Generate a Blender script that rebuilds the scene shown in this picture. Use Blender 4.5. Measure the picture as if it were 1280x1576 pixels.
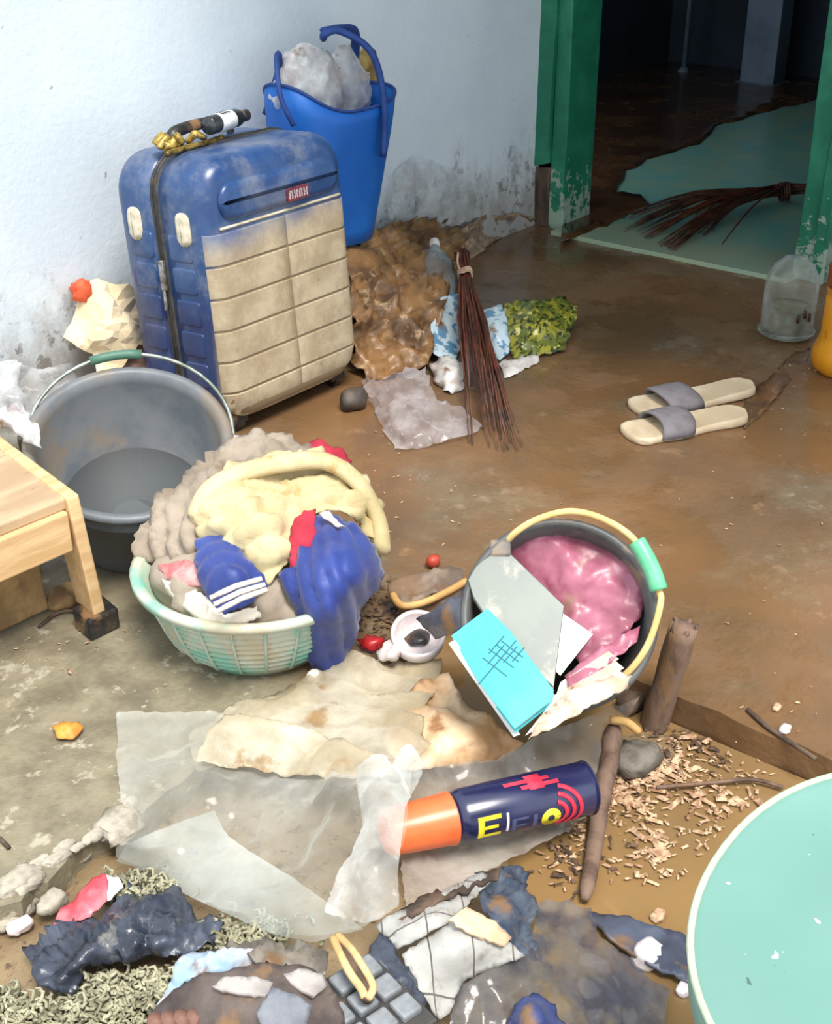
import bpy, bmesh, math, random, zlib
import numpy as np
from mathutils import Vector, Matrix, noise
from mathutils.geometry import delaunay_2d_cdt

for o in list(bpy.data.objects): bpy.data.objects.remove(o)
scene = bpy.context.scene
COL = scene.collection
random.seed(7)

# ------------------------------------------------------------------ camera
FPX, W_PX, H_PX = 2000.0, 1280.0, 1576.0
PITCH = math.atan(1060.0 / FPX); HEAD = math.radians(38.3)
CAM = Vector((-3.35808, -2.17640, 1.10))
FW = Vector((math.cos(HEAD)*math.cos(PITCH), math.sin(HEAD)*math.cos(PITCH), -math.sin(PITCH)))
RT = Vector((math.sin(HEAD), -math.cos(HEAD), 0)); UP = RT.cross(FW)
cd = bpy.data.cameras.new('camera'); cam = bpy.data.objects.new('camera', cd); COL.objects.link(cam)
cam.matrix_world = Matrix.Translation(CAM) @ Matrix((RT, UP, -FW)).transposed().to_4x4()
cd.sensor_fit = 'VERTICAL'; cd.sensor_height = 24.0; cd.lens = 24.0 * FPX / H_PX
cd.clip_start = 0.05; cd.clip_end = 100
scene.camera = cam

# ------------------------------------------------------------------ world, light, exposure
wd = bpy.data.worlds.new('overcast_sky'); scene.world = wd; wd.use_nodes = True
bg = wd.node_tree.nodes['Background']; bg.inputs[0].default_value = (0.84, 0.92, 1.0, 1); bg.inputs[1].default_value = 1.0
sd = bpy.data.lights.new('sun', 'SUN'); sd.energy = 2.4; sd.angle = math.radians(22); sd.color = (1.0, 0.94, 0.86)
sun = bpy.data.objects.new('sun', sd); COL.objects.link(sun)
sun.rotation_euler = Vector((0.30, 0.55, -1.25)).to_track_quat('-Z', 'Y').to_euler()
vs = scene.view_settings
vs.view_transform = 'Standard'; vs.look = 'None'; vs.gamma = 1.0; vs.use_curve_mapping = False
vs.exposure = 0.92

# ------------------------------------------------------------------ helpers: geometry in world metres
def ray(px, py): return FW + RT*((px-W_PX/2)/FPX) - UP*((py-H_PX/2)/FPX)
def G(px, py, z=0.0):
    d = ray(px, py); return CAM + d*((z-CAM.z)/d.z)
def depth(px, py, c):
    """distance along the view ray of a measured point: c = height z, or ('x'|'y', value) for a wall plane, or ('p', point, normal)"""
    d = ray(px, py)
    if isinstance(c, tuple):
        if c[0] == 'p': return (c[1]-CAM).dot(c[2]) / d.dot(c[2])
        i = 'xyz'.index(c[0]); return (c[1]-CAM[i])/d[i]
    return (c-CAM.z)/d.z
def Q(px, py, c): return CAM + ray(px, py)*depth(px, py, c)

def lin(c):
    return tuple(((v/255)/12.92 if v/255 <= 0.04045 else ((v/255+0.055)/1.055)**2.4) for v in c) + (1.0,)

MUD = (128, 98, 68)
def mat(name, c1, c2=None, scale=9.0, rough=0.6, rough2=None, bump=0.0, bscale=60.0, metal=0.0, spec=0.5,
        mud=0.0, mudc=MUD, mudscale=14.0, lo=0.38, hi=0.62, coords='Object', alpha=None, trans=0.0, sub=0.0, stretch=None, sheen=0):
    m = bpy.data.materials.new(name); m.use_nodes = True; nt = m.node_tree; N = nt.nodes; L = nt.links
    b = N['Principled BSDF']; tc = N.new('ShaderNodeTexCoord')
    src = tc.outputs[coords]
    if coords == 'World':
        pass
    if stretch:
        mp = N.new('ShaderNodeMapping'); mp.inputs['Scale'].default_value = stretch; L.new(src, mp.inputs[0]); src = mp.outputs[0]
    b.inputs['Base Color'].default_value = lin(c1); b.inputs['Roughness'].default_value = rough
    b.inputs['Metallic'].default_value = metal; b.inputs['Specular IOR Level'].default_value = spec
    if trans: b.inputs['Transmission Weight'].default_value = trans; b.inputs['IOR'].default_value = 1.45
    if sheen: b.inputs['Sheen Weight'].default_value = sheen
    last = None
    def nz(sc, det=6.0, seed=0.0):
        n = N.new('ShaderNodeTexNoise'); n.inputs['Scale'].default_value = sc; n.inputs['Detail'].default_value = det; n.inputs['Roughness'].default_value = 0.62
        v = N.new('ShaderNodeVectorMath'); v.operation = 'ADD'; v.inputs[1].default_value = (seed, seed*0.7, -seed); L.new(src, v.inputs[0]); L.new(v.outputs[0], n.inputs['Vector']); return n.outputs['Fac']
    def ramp(x, a, c):
        r = N.new('ShaderNodeMapRange'); r.interpolation_type = 'SMOOTHSTEP'; r.inputs['From Min'].default_value = a; r.inputs['From Max'].default_value = c; L.new(x, r.inputs['Value']); return r.outputs['Result']
    def mix(f, a, c):
        x = N.new('ShaderNodeMix'); x.data_type = 'RGBA'; L.new(f, x.inputs['Factor'])
        for s, v in ((6, a), (7, c)):
            if isinstance(v, tuple): x.inputs[s].default_value = v
            else: L.new(v, x.inputs[s])
        return x.outputs[2]
    if c2:
        f = ramp(nz(scale), lo, hi); last = mix(f, lin(c1), lin(c2))
        if rough2 is not None:
            r = N.new('ShaderNodeMapRange'); r.inputs['To Min'].default_value = rough; r.inputs['To Max'].default_value = rough2; L.new(f, r.inputs['Value']); L.new(r.outputs[0], b.inputs['Roughness'])
    if mud:
        f2 = ramp(nz(mudscale, 8, 3.7), 0.68-mud*0.5, 0.78-mud*0.4); last = mix(f2, last if last else lin(c1), lin(mudc))
    if last: L.new(last, b.inputs['Base Color'])
    if bump:
        bp = N.new('ShaderNodeBump'); bp.inputs['Strength'].default_value = bump; bp.inputs['Distance'].default_value = 0.004
        L.new(nz(bscale, 5, 9.1), bp.inputs['Height']); L.new(bp.outputs[0], b.inputs['Normal'])
    if alpha is not None:                              # thin film: clear where there is no haze or dirt on it
        out = N['Material Output']; t = N.new('ShaderNodeBsdfTransparent'); ms = N.new('ShaderNodeMixShader')
        t.inputs[0].default_value = (0.97, 0.98, 0.97, 1)
        lw = N.new('ShaderNodeLayerWeight'); lw.inputs[0].default_value = 0.5; fr = N.new('ShaderNodeMath'); fr.operation = 'POWER'; fr.inputs[1].default_value = 3.0; L.new(lw.outputs['Facing'], fr.inputs[0])
        r = N.new('ShaderNodeMapRange'); r.inputs['From Min'].default_value = 0.35; r.inputs['From Max'].default_value = 0.65
        r.inputs['To Min'].default_value = alpha[0]; r.inputs['To Max'].default_value = alpha[1]; L.new(nz(alpha[2] if len(alpha) > 2 else 9, 5, 5.3), r.inputs['Value'])
        ad = N.new('ShaderNodeMath'); ad.operation = 'ADD'; ad.use_clamp = True; L.new(r.outputs[0], ad.inputs[0]); L.new(fr.outputs[0], ad.inputs[1])
        L.new(ad.outputs[0], ms.inputs[0]); L.new(t.outputs[0], ms.inputs[1]); L.new(b.outputs[0], ms.inputs[2]); L.new(ms.outputs[0], out.inputs[0])
    return m

def tag(o, label=None, cat=None, group=None, kind=None):
    if label: o['label'] = label
    if cat: o['category'] = cat
    if group: o['group'] = group
    if kind: o['kind'] = kind
    return o
def thing(name, loc, label, cat, group=None):
    o = bpy.data.objects.new(name, None); o.empty_display_size = 0.05; o.location = loc; COL.objects.link(o)
    return tag(o, label, cat, group)
def wloc(o):
    v = Vector((0, 0, 0))
    while o: v += o.location; o = o.parent
    return v
def mk(name, v, f, m, parent=None, smooth=True, bevel=0.0, solid=0.0, origin=None, sub=0, autos=None):
    """verts in world metres -> one mesh object, origin at its base (or at its parent's)"""
    v = [Vector(p) for p in v]
    if origin is None:
        origin = Vector((sum(p.x for p in v)/len(v), sum(p.y for p in v)/len(v), min(p.z for p in v)))
    me = bpy.data.meshes.new(name); me.from_pydata([tuple(p-origin) for p in v], [], f); me.validate()
    me.polygons.foreach_set('use_smooth', [smooth]*len(me.polygons))
    if m: me.materials.append(m)
    o = bpy.data.objects.new(name, me); COL.objects.link(o); o.location = origin - wloc(parent)
    if parent: o.parent = parent
    bm = bmesh.new(); bm.from_mesh(me); bmesh.ops.recalc_face_normals(bm, faces=bm.faces); bm.to_mesh(me); bm.free()
    if solid:
        s = o.modifiers.new('thickness', 'SOLIDIFY'); s.thickness = solid; s.offset = 0
    if bevel:
        s = o.modifiers.new('edge', 'BEVEL'); s.width = bevel; s.segments = 2; s.limit_method = 'ANGLE'
    if sub:
        s = o.modifiers.new('smooth', 'SUBSURF'); s.levels = s.render_levels = sub
    if autos:
        try: me.set_sharp_from_angle(angle=math.radians(autos))
        except Exception: pass
    return o

class Fr:
    """local frame -> world"""
    def __init__(s, o, x=(1,0,0), y=(0,1,0), z=(0,0,1)): s.o, s.x, s.y, s.z = Vector(o), Vector(x), Vector(y), Vector(z)
    def __call__(s, a, b, c): return s.o + s.x*a + s.y*b + s.z*c
def frame_z(o, z, xh=(1,0,0)):
    z = Vector(z).normalized(); x = Vector(xh); x = (x - z*x.dot(z)).normalized(); return Fr(o, x, z.cross(x), z)
ID = Fr((0,0,0))
class MB:
    def __init__(s): s.v, s.f = [], []
    def add(s, v, f):
        n = len(s.v); s.v += [Vector(p) for p in v]; s.f += [tuple(i+n for i in q) for q in f]; return s
    def box(s, F, lo, hi):
        (a,b,c),(d,e,g) = lo, hi
        return s.add([F(a,b,c),F(d,b,c),F(d,e,c),F(a,e,c),F(a,b,g),F(d,b,g),F(d,e,g),F(a,e,g)],
                     [(0,3,2,1),(4,5,6,7),(0,1,5,4),(1,2,6,5),(2,3,7,6),(3,0,4,7)])
    def lathe(s, F, prof, n=40, closed=False):
        v = []; f = []; k = len(prof)
        for r, z in prof:
            for i in range(n):
                a = 2*math.pi*i/n; v.append(F(r*math.cos(a), r*math.sin(a), z))
        for j in range(k-1 if not closed else k):
            for i in range(n):
                q = (j+1) % k; f.append((j*n+i, j*n+(i+1)%n, q*n+(i+1)%n, q*n+i))
        if not closed:
            if prof[0][0] > 1e-4: f.append(tuple(range(n))[::-1])
            if prof[-1][0] > 1e-4: f.append(tuple((k-1)*n+i for i in range(n)))
        return s.add(v, f)
    def tube(s, pts, r, n=8, flat=1.0, cap=True):
        pts = [Vector(p) for p in pts]; k = len(pts); rs = r if isinstance(r, (list, tuple)) else [r]*k
        v = []; f = []; ref = None
        for i, p in enumerate(pts):
            t = (pts[min(i+1,k-1)]-pts[max(i-1,0)]).normalized()
            if ref is None: ref = t.orthogonal().normalized() if abs(t.z) > 0.95 else t.cross(Vector((0,0,1))).normalized()
            a = (ref - t*ref.dot(t)).normalized(); b = t.cross(a); ref = a
            for j in range(n):
                q = 2*math.pi*j/n; v.append(p + a*(rs[i]*math.cos(q)) + b*(rs[i]*flat*math.sin(q)))
        for i in range(k-1):
            for j in range(n): f.append((i*n+j, i*n+(j+1)%n, (i+1)*n+(j+1)%n, (i+1)*n+j))
        if cap: f.append(tuple(range(n))[::-1]); f.append(tuple((k-1)*n+j for j in range(n)))
        return s.add(v, f)
    def rings(s, rings, cap0=True, cap1=True):
        n = len(rings[0]); v = [p for r in rings for p in r]; f = []
        for i in range(len(rings)-1):
            for j in range(n): f.append((i*n+j, i*n+(j+1)%n, (i+1)*n+(j+1)%n, (i+1)*n+j))
        if cap0: f.append(tuple(range(n))[::-1])
        if cap1: f.append(tuple((len(rings)-1)*n+j for j in range(n)))
        return s.add(v, f)
    def prism(s, F, pts, z0, z1, inset=0.0):
        """2-D outline extruded in the frame's z; a softened top edge when inset"""
        n = len(pts); cx = sum(p[0] for p in pts)/n; cy = sum(p[1] for p in pts)/n
        def ring(z, k):
            out = []
            for x, y in pts:
                d = math.hypot(x-cx, y-cy) or 1; q = max(0, 1-k/d); out.append(F(cx+(x-cx)*q, cy+(y-cy)*q, z))
            return out
        if inset:
            return s.rings([ring(z0, inset), ring(z0+inset, 0), ring(z1-inset, 0), ring(z1-inset*0.3, inset*0.3), ring(z1, inset)])
        return s.rings([ring(z0, 0), ring(z1, 0)])
    def build(s, name, m, parent=None, **k): return mk(name, s.v, s.f, m, parent, **k)

def rrect(w, h, r, n=6, inset=0.0):
    out = []; w2, h2 = w/2-inset, h/2-inset; r = max(r-inset*0.6, 0.002)
    for cx, cy, a0 in ((w2-r, h2-r, 0), (-w2+r, h2-r, 90), (-w2+r, -h2+r, 180), (w2-r, -h2+r, 270)):
        for i in range(n+1):
            a = math.radians(a0+90*i/n); out.append((cx+r*math.cos(a), cy+r*math.sin(a)))
    return out
def spline(pts, n=6):
    P = [Vector(p) for p in pts]; out = []
    for i in range(len(P)-1):
        p0, p1, p2, p3 = P[max(i-1,0)], P[i], P[i+1], P[min(i+2,len(P)-1)]
        for k in range(n):
            t = k/n; out.append(0.5*((2*p1)+(p2-p0)*t+(2*p0-5*p1+4*p2-p3)*t*t+(3*p1-p0-3*p2+p3)*t**3))
    return out+[P[-1]]

def ridged(p, sc, oct=3, seed=0.0):
    q = Vector(p)*sc + Vector((seed, seed*1.3, -seed*0.6)); v = 0; a = 1.0; t = 0
    for _ in range(oct):
        v += a*(1-abs(noise.noise(q))*2.2); t += a; a *= 0.5; q = q*2.1 + Vector((3.1, 1.7, 4.2))
    return v/t - 0.5
def tps(ctrl, vals):
    X = np.array(ctrl, float)/200.0; n = len(X)
    def U(r2): return np.where(r2 > 1e-9, 0.5*r2*np.log(np.maximum(r2, 1e-9)), 0.0)
    K = U(((X[:,None]-X[None])**2).sum(-1)) + np.eye(n)*2e-3
    Pm = np.c_[np.ones(n), X]; A = np.block([[K, Pm],[Pm.T, np.zeros((3,3))]])
    s = np.linalg.solve(A, np.r_[np.array(vals), 0, 0, 0])
    def ev(q):
        q = np.array(q, float)/200.0
        return U(((q[:,None]-X[None])**2).sum(-1)) @ s[:n] + np.c_[np.ones(len(q)), q] @ s[n:]
    return ev
def drape(name, outline, inner, m, parent=None, res=14, amp=0.006, sc=14.0, solid=0.002, seed=None, fold=None, rag=2.0, minz=None, smooth=True, sub=0, oct=3):
    """a sheet of cloth, film or paper lying through measured points (px, py, height or plane), with real crumples along its normal"""
    rnd = random.Random(zlib.crc32((name+str(outline[0])).encode()) if seed is None else seed); sd = rnd.random()*50 if seed is None else seed*7.3
    ctrl = [(p[0], p[1]) for p in outline+inner]; ev = tps(ctrl, [1.0/depth(p[0], p[1], p[2]) for p in outline+inner])      # inverse depth: planes stay planes
    bd = []; n = len(outline)
    for i in range(n):
        a, b = outline[i], outline[(i+1)%n]; L = math.hypot(b[0]-a[0], b[1]-a[1]); k = max(1, int(L/res))
        for j in range(k):
            t = j/k; w = rag if j else 0; bd.append((a[0]+(b[0]-a[0])*t+rnd.uniform(-w,w), a[1]+(b[1]-a[1])*t+rnd.uniform(-w,w)))
    xs = [p[0] for p in bd]; ys = [p[1] for p in bd]
    def inside(x, y):
        c = False; j = len(bd)-1
        for i in range(len(bd)):
            if (bd[i][1] > y) != (bd[j][1] > y) and x < (bd[j][0]-bd[i][0])*(y-bd[i][1])/(bd[j][1]-bd[i][1])+bd[i][0]: c = not c
            j = i
        return c
    pts = list(bd); y = min(ys)+res*0.5; row = 0
    while y < max(ys):
        x = min(xs)+res*(0.5 if row%2 else 0.2)
        while x < max(xs):
            qx, qy = x+rnd.uniform(-.2,.2)*res, y+rnd.uniform(-.2,.2)*res
            if inside(qx, qy) and min((qx-b[0])**2+(qy-b[1])**2 for b in bd) > (res*0.45)**2: pts.append((qx, qy))
            x += res
        y += res*0.87; row += 1
    r = delaunay_2d_cdt([Vector(p) for p in pts], [], [list(range(len(bd)))], 1, 1e-4)
    pv = [(p.x, p.y) for p in r[0]]; F = [tuple(q) for q in r[2]]
    T = ev(pv); V = [CAM + ray(*p)*(1.0/float(t)) for p, t in zip(pv, T)]
    nr = [Vector((0,0,0)) for _ in V]
    for q in F:
        k = (V[q[1]]-V[q[0]]).cross(V[q[2]]-V[q[0]])
        if k.dot(CAM-V[q[0]]) < 0: k = -k
        for i in q: nr[i] += k
    out = []
    for p, nn in zip(V, nr):
        nn = nn.normalized() if nn.length > 0 else Vector((0,0,1))
        d = ridged(p, sc, oct, sd)*amp
        if fold:
            dx, dy, dz, k, fa = fold; w = p.x*dx+p.y*dy+p.z*dz + noise.noise(p*6+Vector((sd,0,0)))*min(0.05, 3.0/k); d += fa*(abs(math.sin(w*k))-0.5)*(0.6+0.8*noise.noise(p*9+Vector((0,sd,0))))
        o = p + nn*d
        if minz is not None and o.z < minz: o.z = minz
        out.append(o)
    return mk(name, out, F, m, parent, smooth=smooth, solid=solid, sub=sub)
def blob(name, c, rad, m, parent=None, amp=0.2, sc=18.0, seed=0, sub=3, flat=None, sq=1.0):
    bm = bmesh.new(); bmesh.ops.create_icosphere(bm, subdivisions=sub, radius=1.0)
    v = []
    for q in bm.verts:
        d = q.co.normalized(); d = Vector([math.copysign(abs(a)**sq, a) for a in d])
        k = 1 + amp*ridged(Vector((d.x*rad[0], d.y*rad[1], d.z*rad[2])), sc, 3, seed*3.7+1.1)
        p = Vector((d.x*rad[0]*k, d.y*rad[1]*k, d.z*rad[2]*k))
        if flat is not None and p.z < -flat*rad[2]: p.z = -flat*rad[2]
        v.append(Vector(c)+p)
    f = [tuple(x.index for x in q.verts) for q in bm.faces]; bm.free()
    return mk(name, v, f, m, parent)

# ------------------------------------------------------------------ the setting
def nodes_mat(name):
    m = bpy.data.materials.new(name); m.use_nodes = True; return m, m.node_tree.nodes, m.node_tree.links, m.node_tree.nodes['Principled BSDF']
class NT:
    def __init__(s, name):
        s.m = bpy.data.materials.new(name); s.m.use_nodes = True; s.N = s.m.node_tree.nodes; s.L = s.m.node_tree.links; s.b = s.N['Principled BSDF']
        g = s.N.new('ShaderNodeNewGeometry'); s.pos = g.outputs['Position']; sp = s.N.new('ShaderNodeSeparateXYZ'); s.L.new(s.pos, sp.inputs[0]); s.x, s.y, s.z = sp.outputs
    def noise(s, sc, det=6, rough=0.62, seed=0.0, stretch=(1,1,1)):
        mp = s.N.new('ShaderNodeMapping'); mp.inputs['Location'].default_value = (seed, seed*1.3, seed*.7); mp.inputs['Scale'].default_value = stretch; s.L.new(s.pos, mp.inputs[0])
        n = s.N.new('ShaderNodeTexNoise'); n.inputs['Scale'].default_value = sc; n.inputs['Detail'].default_value = det; n.inputs['Roughness'].default_value = rough; s.L.new(mp.outputs[0], n.inputs['Vector']); return n.outputs['Fac']
    def math(s, op, a, b=0.0, clamp=False):
        n = s.N.new('ShaderNodeMath'); n.operation = op; n.use_clamp = clamp
        for i, v in enumerate((a, b)):
            if isinstance(v, (int, float)): n.inputs[i].default_value = v
            else: s.L.new(v, n.inputs[i])
        return n.outputs[0]
    def step(s, x, a, b, lo=0.0, hi=1.0):
        r = s.N.new('ShaderNodeMapRange'); r.interpolation_type = 'SMOOTHSTEP'; r.inputs['From Min'].default_value = a; r.inputs['From Max'].default_value = b
        r.inputs['To Min'].default_value = lo; r.inputs['To Max'].default_value = hi; s.L.new(x, r.inputs['Value']); return r.outputs['Result']
    def mix(s, f, a, c):
        x = s.N.new('ShaderNodeMix'); x.data_type = 'RGBA'; s.L.new(f, x.inputs['Factor'])
        for k, v in ((6, a), (7, c)):
            if isinstance(v, tuple): x.inputs[k].default_value = lin(v)
            else: s.L.new(v, x.inputs[k])
        return x.outputs[2]
    def bump(s, h, strength, dist=0.004):
        bp = s.N.new('ShaderNodeBump'); bp.inputs['Strength'].default_value = strength; bp.inputs['Distance'].default_value = dist; s.L.new(h, bp.inputs['Height']); s.L.new(bp.outputs[0], s.b.inputs['Normal'])
    def col(s, c): s.L.new(c, s.b.inputs['Base Color']); return s
    def rough(s, r):
        if isinstance(r, (int, float)): s.b.inputs['Roughness'].default_value = r
        else: s.L.new(r, s.b.inputs['Roughness'])

# plaster: pale blue-white paint, flood dirt and flaking towards the foot of the wall, mould specks
t = NT('painted_plaster')
n1 = t.noise(3.0, 5); base = t.mix(t.step(n1, .35, .7), (220, 230, 236), (209, 220, 228))
sp = t.noise(38, 3, .5, 4.0, (1, 1, .75)); spm = t.noise(2.4, 3, .5, 9.0)
speck = t.math('MULTIPLY', t.step(sp, .70, .74), t.step(spm, .50, .62))
low = t.math('ADD', t.math('MULTIPLY', t.z, -2.6), t.math('MULTIPLY', t.noise(9, 7, .7, 2.0, (1, 1, .5)), 1.5))
dirt = t.math('MULTIPLY', t.step(low, 0.02, .60), .8)
c = t.mix(dirt, base, (150, 142, 132))
fl = t.math('MULTIPLY', t.step(t.noise(22, 6, .7, 7.0), .54, .59), t.step(low, .04, .40))
c = t.mix(t.math('MULTIPLY', fl, .7), c, (112, 104, 98)); c = t.mix(t.math('MULTIPLY', speck, .8), c, (84, 92, 104))
t.col(c); t.rough(.7); t.bump(t.math('ADD', t.noise(60, 5), t.math('MULTIPLY', fl, -1.2)), .35)
M_wall = t.m

# porch slab: worn grey-olive concrete, brown wet silt left by the flood
t = NT('silted_concrete')
big = t.noise(2.2, 6, .6, 1.0); mid = t.noise(11, 7, .68, 3.0); fine = t.noise(70, 5, .7, 5.0)
conc = t.mix(t.step(mid, .35, .68), (140, 131, 108), (106, 98, 80)); conc = t.mix(t.step(t.noise(26, 6, .7, 8.0), .56, .64), conc, (168, 160, 140))
silt = t.mix(t.step(big, .35, .65), (128, 94, 62), (104, 82, 58)); silt = t.mix(t.step(mid, .60, .75), silt, (152, 118, 84))
reach = t.math('ADD', t.math('ADD', t.math('MULTIPLY', t.x, 1.5), t.math('MULTIPLY', t.y, -.35)), t.math('MULTIPLY', t.noise(3.5, 7, .65, 6.0), 1.6))
cover = t.step(reach, -2.25, -1.75)
open_ = t.math('MULTIPLY', t.step(t.noise(2.7, 7, .68, 13.0), .50, .74), .55)
cover2 = t.math('MULTIPLY', cover, t.math('SUBTRACT', 1.0, open_))
t.col(t.mix(cover2, conc, silt))
wet = t.math('MULTIPLY', cover2, t.step(t.noise(4.5, 5, .6, 17.0), .36, .56))
t.rough(t.step(wet, 0, 1, .62, .16)); dry = t.math('SUBTRACT', 1.0, t.math('MULTIPLY', wet, .88))
t.bump(t.math('MULTIPLY', t.math('ADD', fine, t.math('MULTIPLY', mid, 1.5)), dry), .55, .004)
M_floor = t.m

t = NT('yard_mud')
n = t.noise(5, 7, .65, 2.0); c = t.mix(t.step(n, .35, .65), (124, 104, 78), (150, 128, 96)); c = t.mix(t.step(t.noise(45, 5, .7, 6.0), .55, .66), c, (96, 78, 58))
t.col(c); t.rough(t.step(n, .4, .6, .5, .3)); t.bump(t.noise(55, 6, .7), .6, .006); M_yard = t.m
t = NT('muddy_water')
t.col(t.mix(t.step(t.noise(5, 4, .5, 3.0), .3, .7), (142, 112, 72), (128, 103, 70))); t.rough(.07); t.bump(t.noise(9, 2), .04, .004); M_water = t.m

t = NT('teal_floor_paint')
c = t.mix(t.step(t.noise(6, 6, .65, 4.0), .36, .66), (116, 178, 168), (146, 180, 156)); c = t.mix(t.math('MULTIPLY', t.step(t.x, .22, .02), .55), c, (176, 172, 134))
t.col(c); t.rough(.22); t.bump(t.noise(30, 4), .12, .003); M_teal = t.m
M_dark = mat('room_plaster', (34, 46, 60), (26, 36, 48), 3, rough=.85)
t = NT('green_gloss_paint')
c = t.mix(t.step(t.noise(12, 6, .65, 2.0), .38, .68), (26, 108, 80), (42, 130, 98))
lowp = t.math('ADD', t.math('MULTIPLY', t.z, -1.7), t.math('MULTIPLY', t.noise(30, 6, .7, 5.0), 1.6)); fl = t.step(lowp, .62, .70)
t.col(t.mix(t.math('MULTIPLY', fl, .75), c, (172, 186, 168))); t.rough(.4); t.bump(t.math('MULTIPLY', fl, 1.0), .4, .002); M_green = t.m
M_rot = mat('rotten_timber', (104, 84, 68), (62, 50, 42), 24, rough=.85, bump=.8, bscale=50, stretch=(1, 1, .2))
M_silt_shade = mat('wet_silt_and_shade', (58, 40, 26), (92, 64, 40), 4, rough=.12, rough2=.3, bump=.15, bscale=18)  # silt near the door, painted shade on the far floor
M_under = mat('shading_roof_boards', (120, 116, 110), (96, 92, 88), 4, rough=.8)

EX, EY = -1.94, -1.12              # the slab's inner corner, where the yard begins
rnd = random.Random(3)
def edge(a, b, n, j):
    return [(a[0]+(b[0]-a[0])*i/n+(rnd.uniform(-j,j) if 0 < i else 0), a[1]+(b[1]-a[1])*i/n+(rnd.uniform(-j,j) if 0 < i else 0)) for i in range(n)]
out = edge((-5.5, 0), (-5.5, EY), 1, 0)+edge((-5.5, EY), (-3.0, EY), 2, .01)+edge((-3.0, EY), (-2.4, EY+.01), 26, .012)+edge((-2.4, EY), (EX, EY), 16, .008)+edge((EX, EY), (EX, -2.3), 30, .006)+edge((EX, -2.3), (EX, -4.2), 1, 0)+[(0.03, -4.2), (0.03, 0)]
def slab(name, out, zt, zb, m, res=.06, amp=.003):
    pts = list(out); xs = [p[0] for p in out]; ys = [p[1] for p in out]
    def ins(x, y):
        c = False; j = len(out)-1
        for i in range(len(out)):
            if (out[i][1] > y) != (out[j][1] > y) and x < (out[j][0]-out[i][0])*(y-out[i][1])/(out[j][1]-out[i][1])+out[i][0]: c = not c
            j = i
        return c
    x = min(xs)+res/2
    while x < max(xs):
        y = min(ys)+res/2
        while y < max(ys):
            if ins(x, y) and min((x-p[0])**2+(y-p[1])**2 for p in out) > (res*.4)**2: pts.append((x+rnd.uniform(-.1,.1)*res, y+rnd.uniform(-.1,.1)*res))
            y += res
        x += res
    r = delaunay_2d_cdt([Vector(p) for p in pts], [], [list(range(len(out)))], 1, 1e-5)
    v = [Vector((p.x, p.y, zt+amp*noise.noise(Vector((p.x*6, p.y*6, 1.5))))) for p in r[0]]; f = [tuple(q) for q in r[2]]; n = len(v)
    ob = [r[3].index(next(q for q in r[3] if i in q)) for i in range(len(out))]
    v += [Vector((v[i].x, v[i].y, zb)) for i in ob]
    for k in range(len(ob)): f.append((ob[k], n+k, n+(k+1)%len(ob), ob[(k+1)%len(ob)]))
    return mk(name, v, f, m, smooth=True, autos=40, origin=Vector((0, 0, 0)))
tag(slab('floor', out, 0, -.12, M_floor), 'porch slab of grey concrete covered with brown flood silt', kind='structure')
# yard
HEAP = [(G(300, 1440, -.02), .20, .05), (G(640, 1480, -.03), .12, .035), (G(985, 1165, -.04), .075, .024), (G(600, 1160, -.02), .12, .045)]
def yz(x, y):
    z = -.066+.008*noise.noise(Vector((x*3.3, y*3.3, 4)))+.007*noise.noise(Vector((x*12, y*12, 2)))
    for c_, r_, h_ in HEAP: z += h_*math.exp(-((x-c_.x)**2+(y-c_.y)**2)/(2*r_*r_))
    return z
WATER = -.046
def yg(px, py, up=0.0):
    p = G(px, py, -.04)
    for _ in range(4): p = G(px, py, max(yz(p.x, p.y), WATER))
    return p.z+up
yv = []; yf = []; nx = ny = 110; X0, X1, Y0, Y1 = -5.5, EX+.03, -4.2, EY+.03
for i in range(nx+1):
    for j in range(ny+1):
        u = (i/nx)**.6; w = (j/ny)**.6; x = X0+(X1-X0)*u; y = Y0+(Y1-Y0)*w
        yv.append((x, y, yz(x, y)))
for i in range(nx):
    for j in range(ny): a = i*(ny+1)+j; yf.append((a, a+ny+1, a+ny+2, a+1))
tag(mk('yard_ground', yv, yf, M_yard, origin=Vector((0, 0, 0))), 'lower muddy yard ground beside the porch slab', kind='structure')
m_ = MB(); m_.box(ID, (-2.95, -2.45, -.09), (EX-.002, EY-.002, WATER)); tag(m_.build('puddle', M_water, smooth=False), 'shallow brown puddle in the yard below the slab edge', kind='structure')

# walls: left wall along x, door wall along y with the doorway from y=-.10 to -.85
WZ = 2.5
m_ = MB(); m_.box(ID, (-5.5, 0, -.1), (0, .14, WZ)); tag(m_.build('wall_left', M_wall, smooth=False, origin=Vector((0, 0, 0))), 'pale blue-white plastered wall behind the suitcase', kind='structure')
m_ = MB(); m_.box(ID, (0, .035, -.1), (.13, .14, WZ)); m_.box(ID, (0, -4.2, -.1), (.13, -.935, WZ)); m_.box(ID, (0, -.935, 1.98), (.13, .035, WZ))
tag(m_.build('wall_back', M_wall, smooth=False, origin=Vector((0, 0, 0))), 'pale plastered wall with the open doorway', kind='structure')
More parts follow.
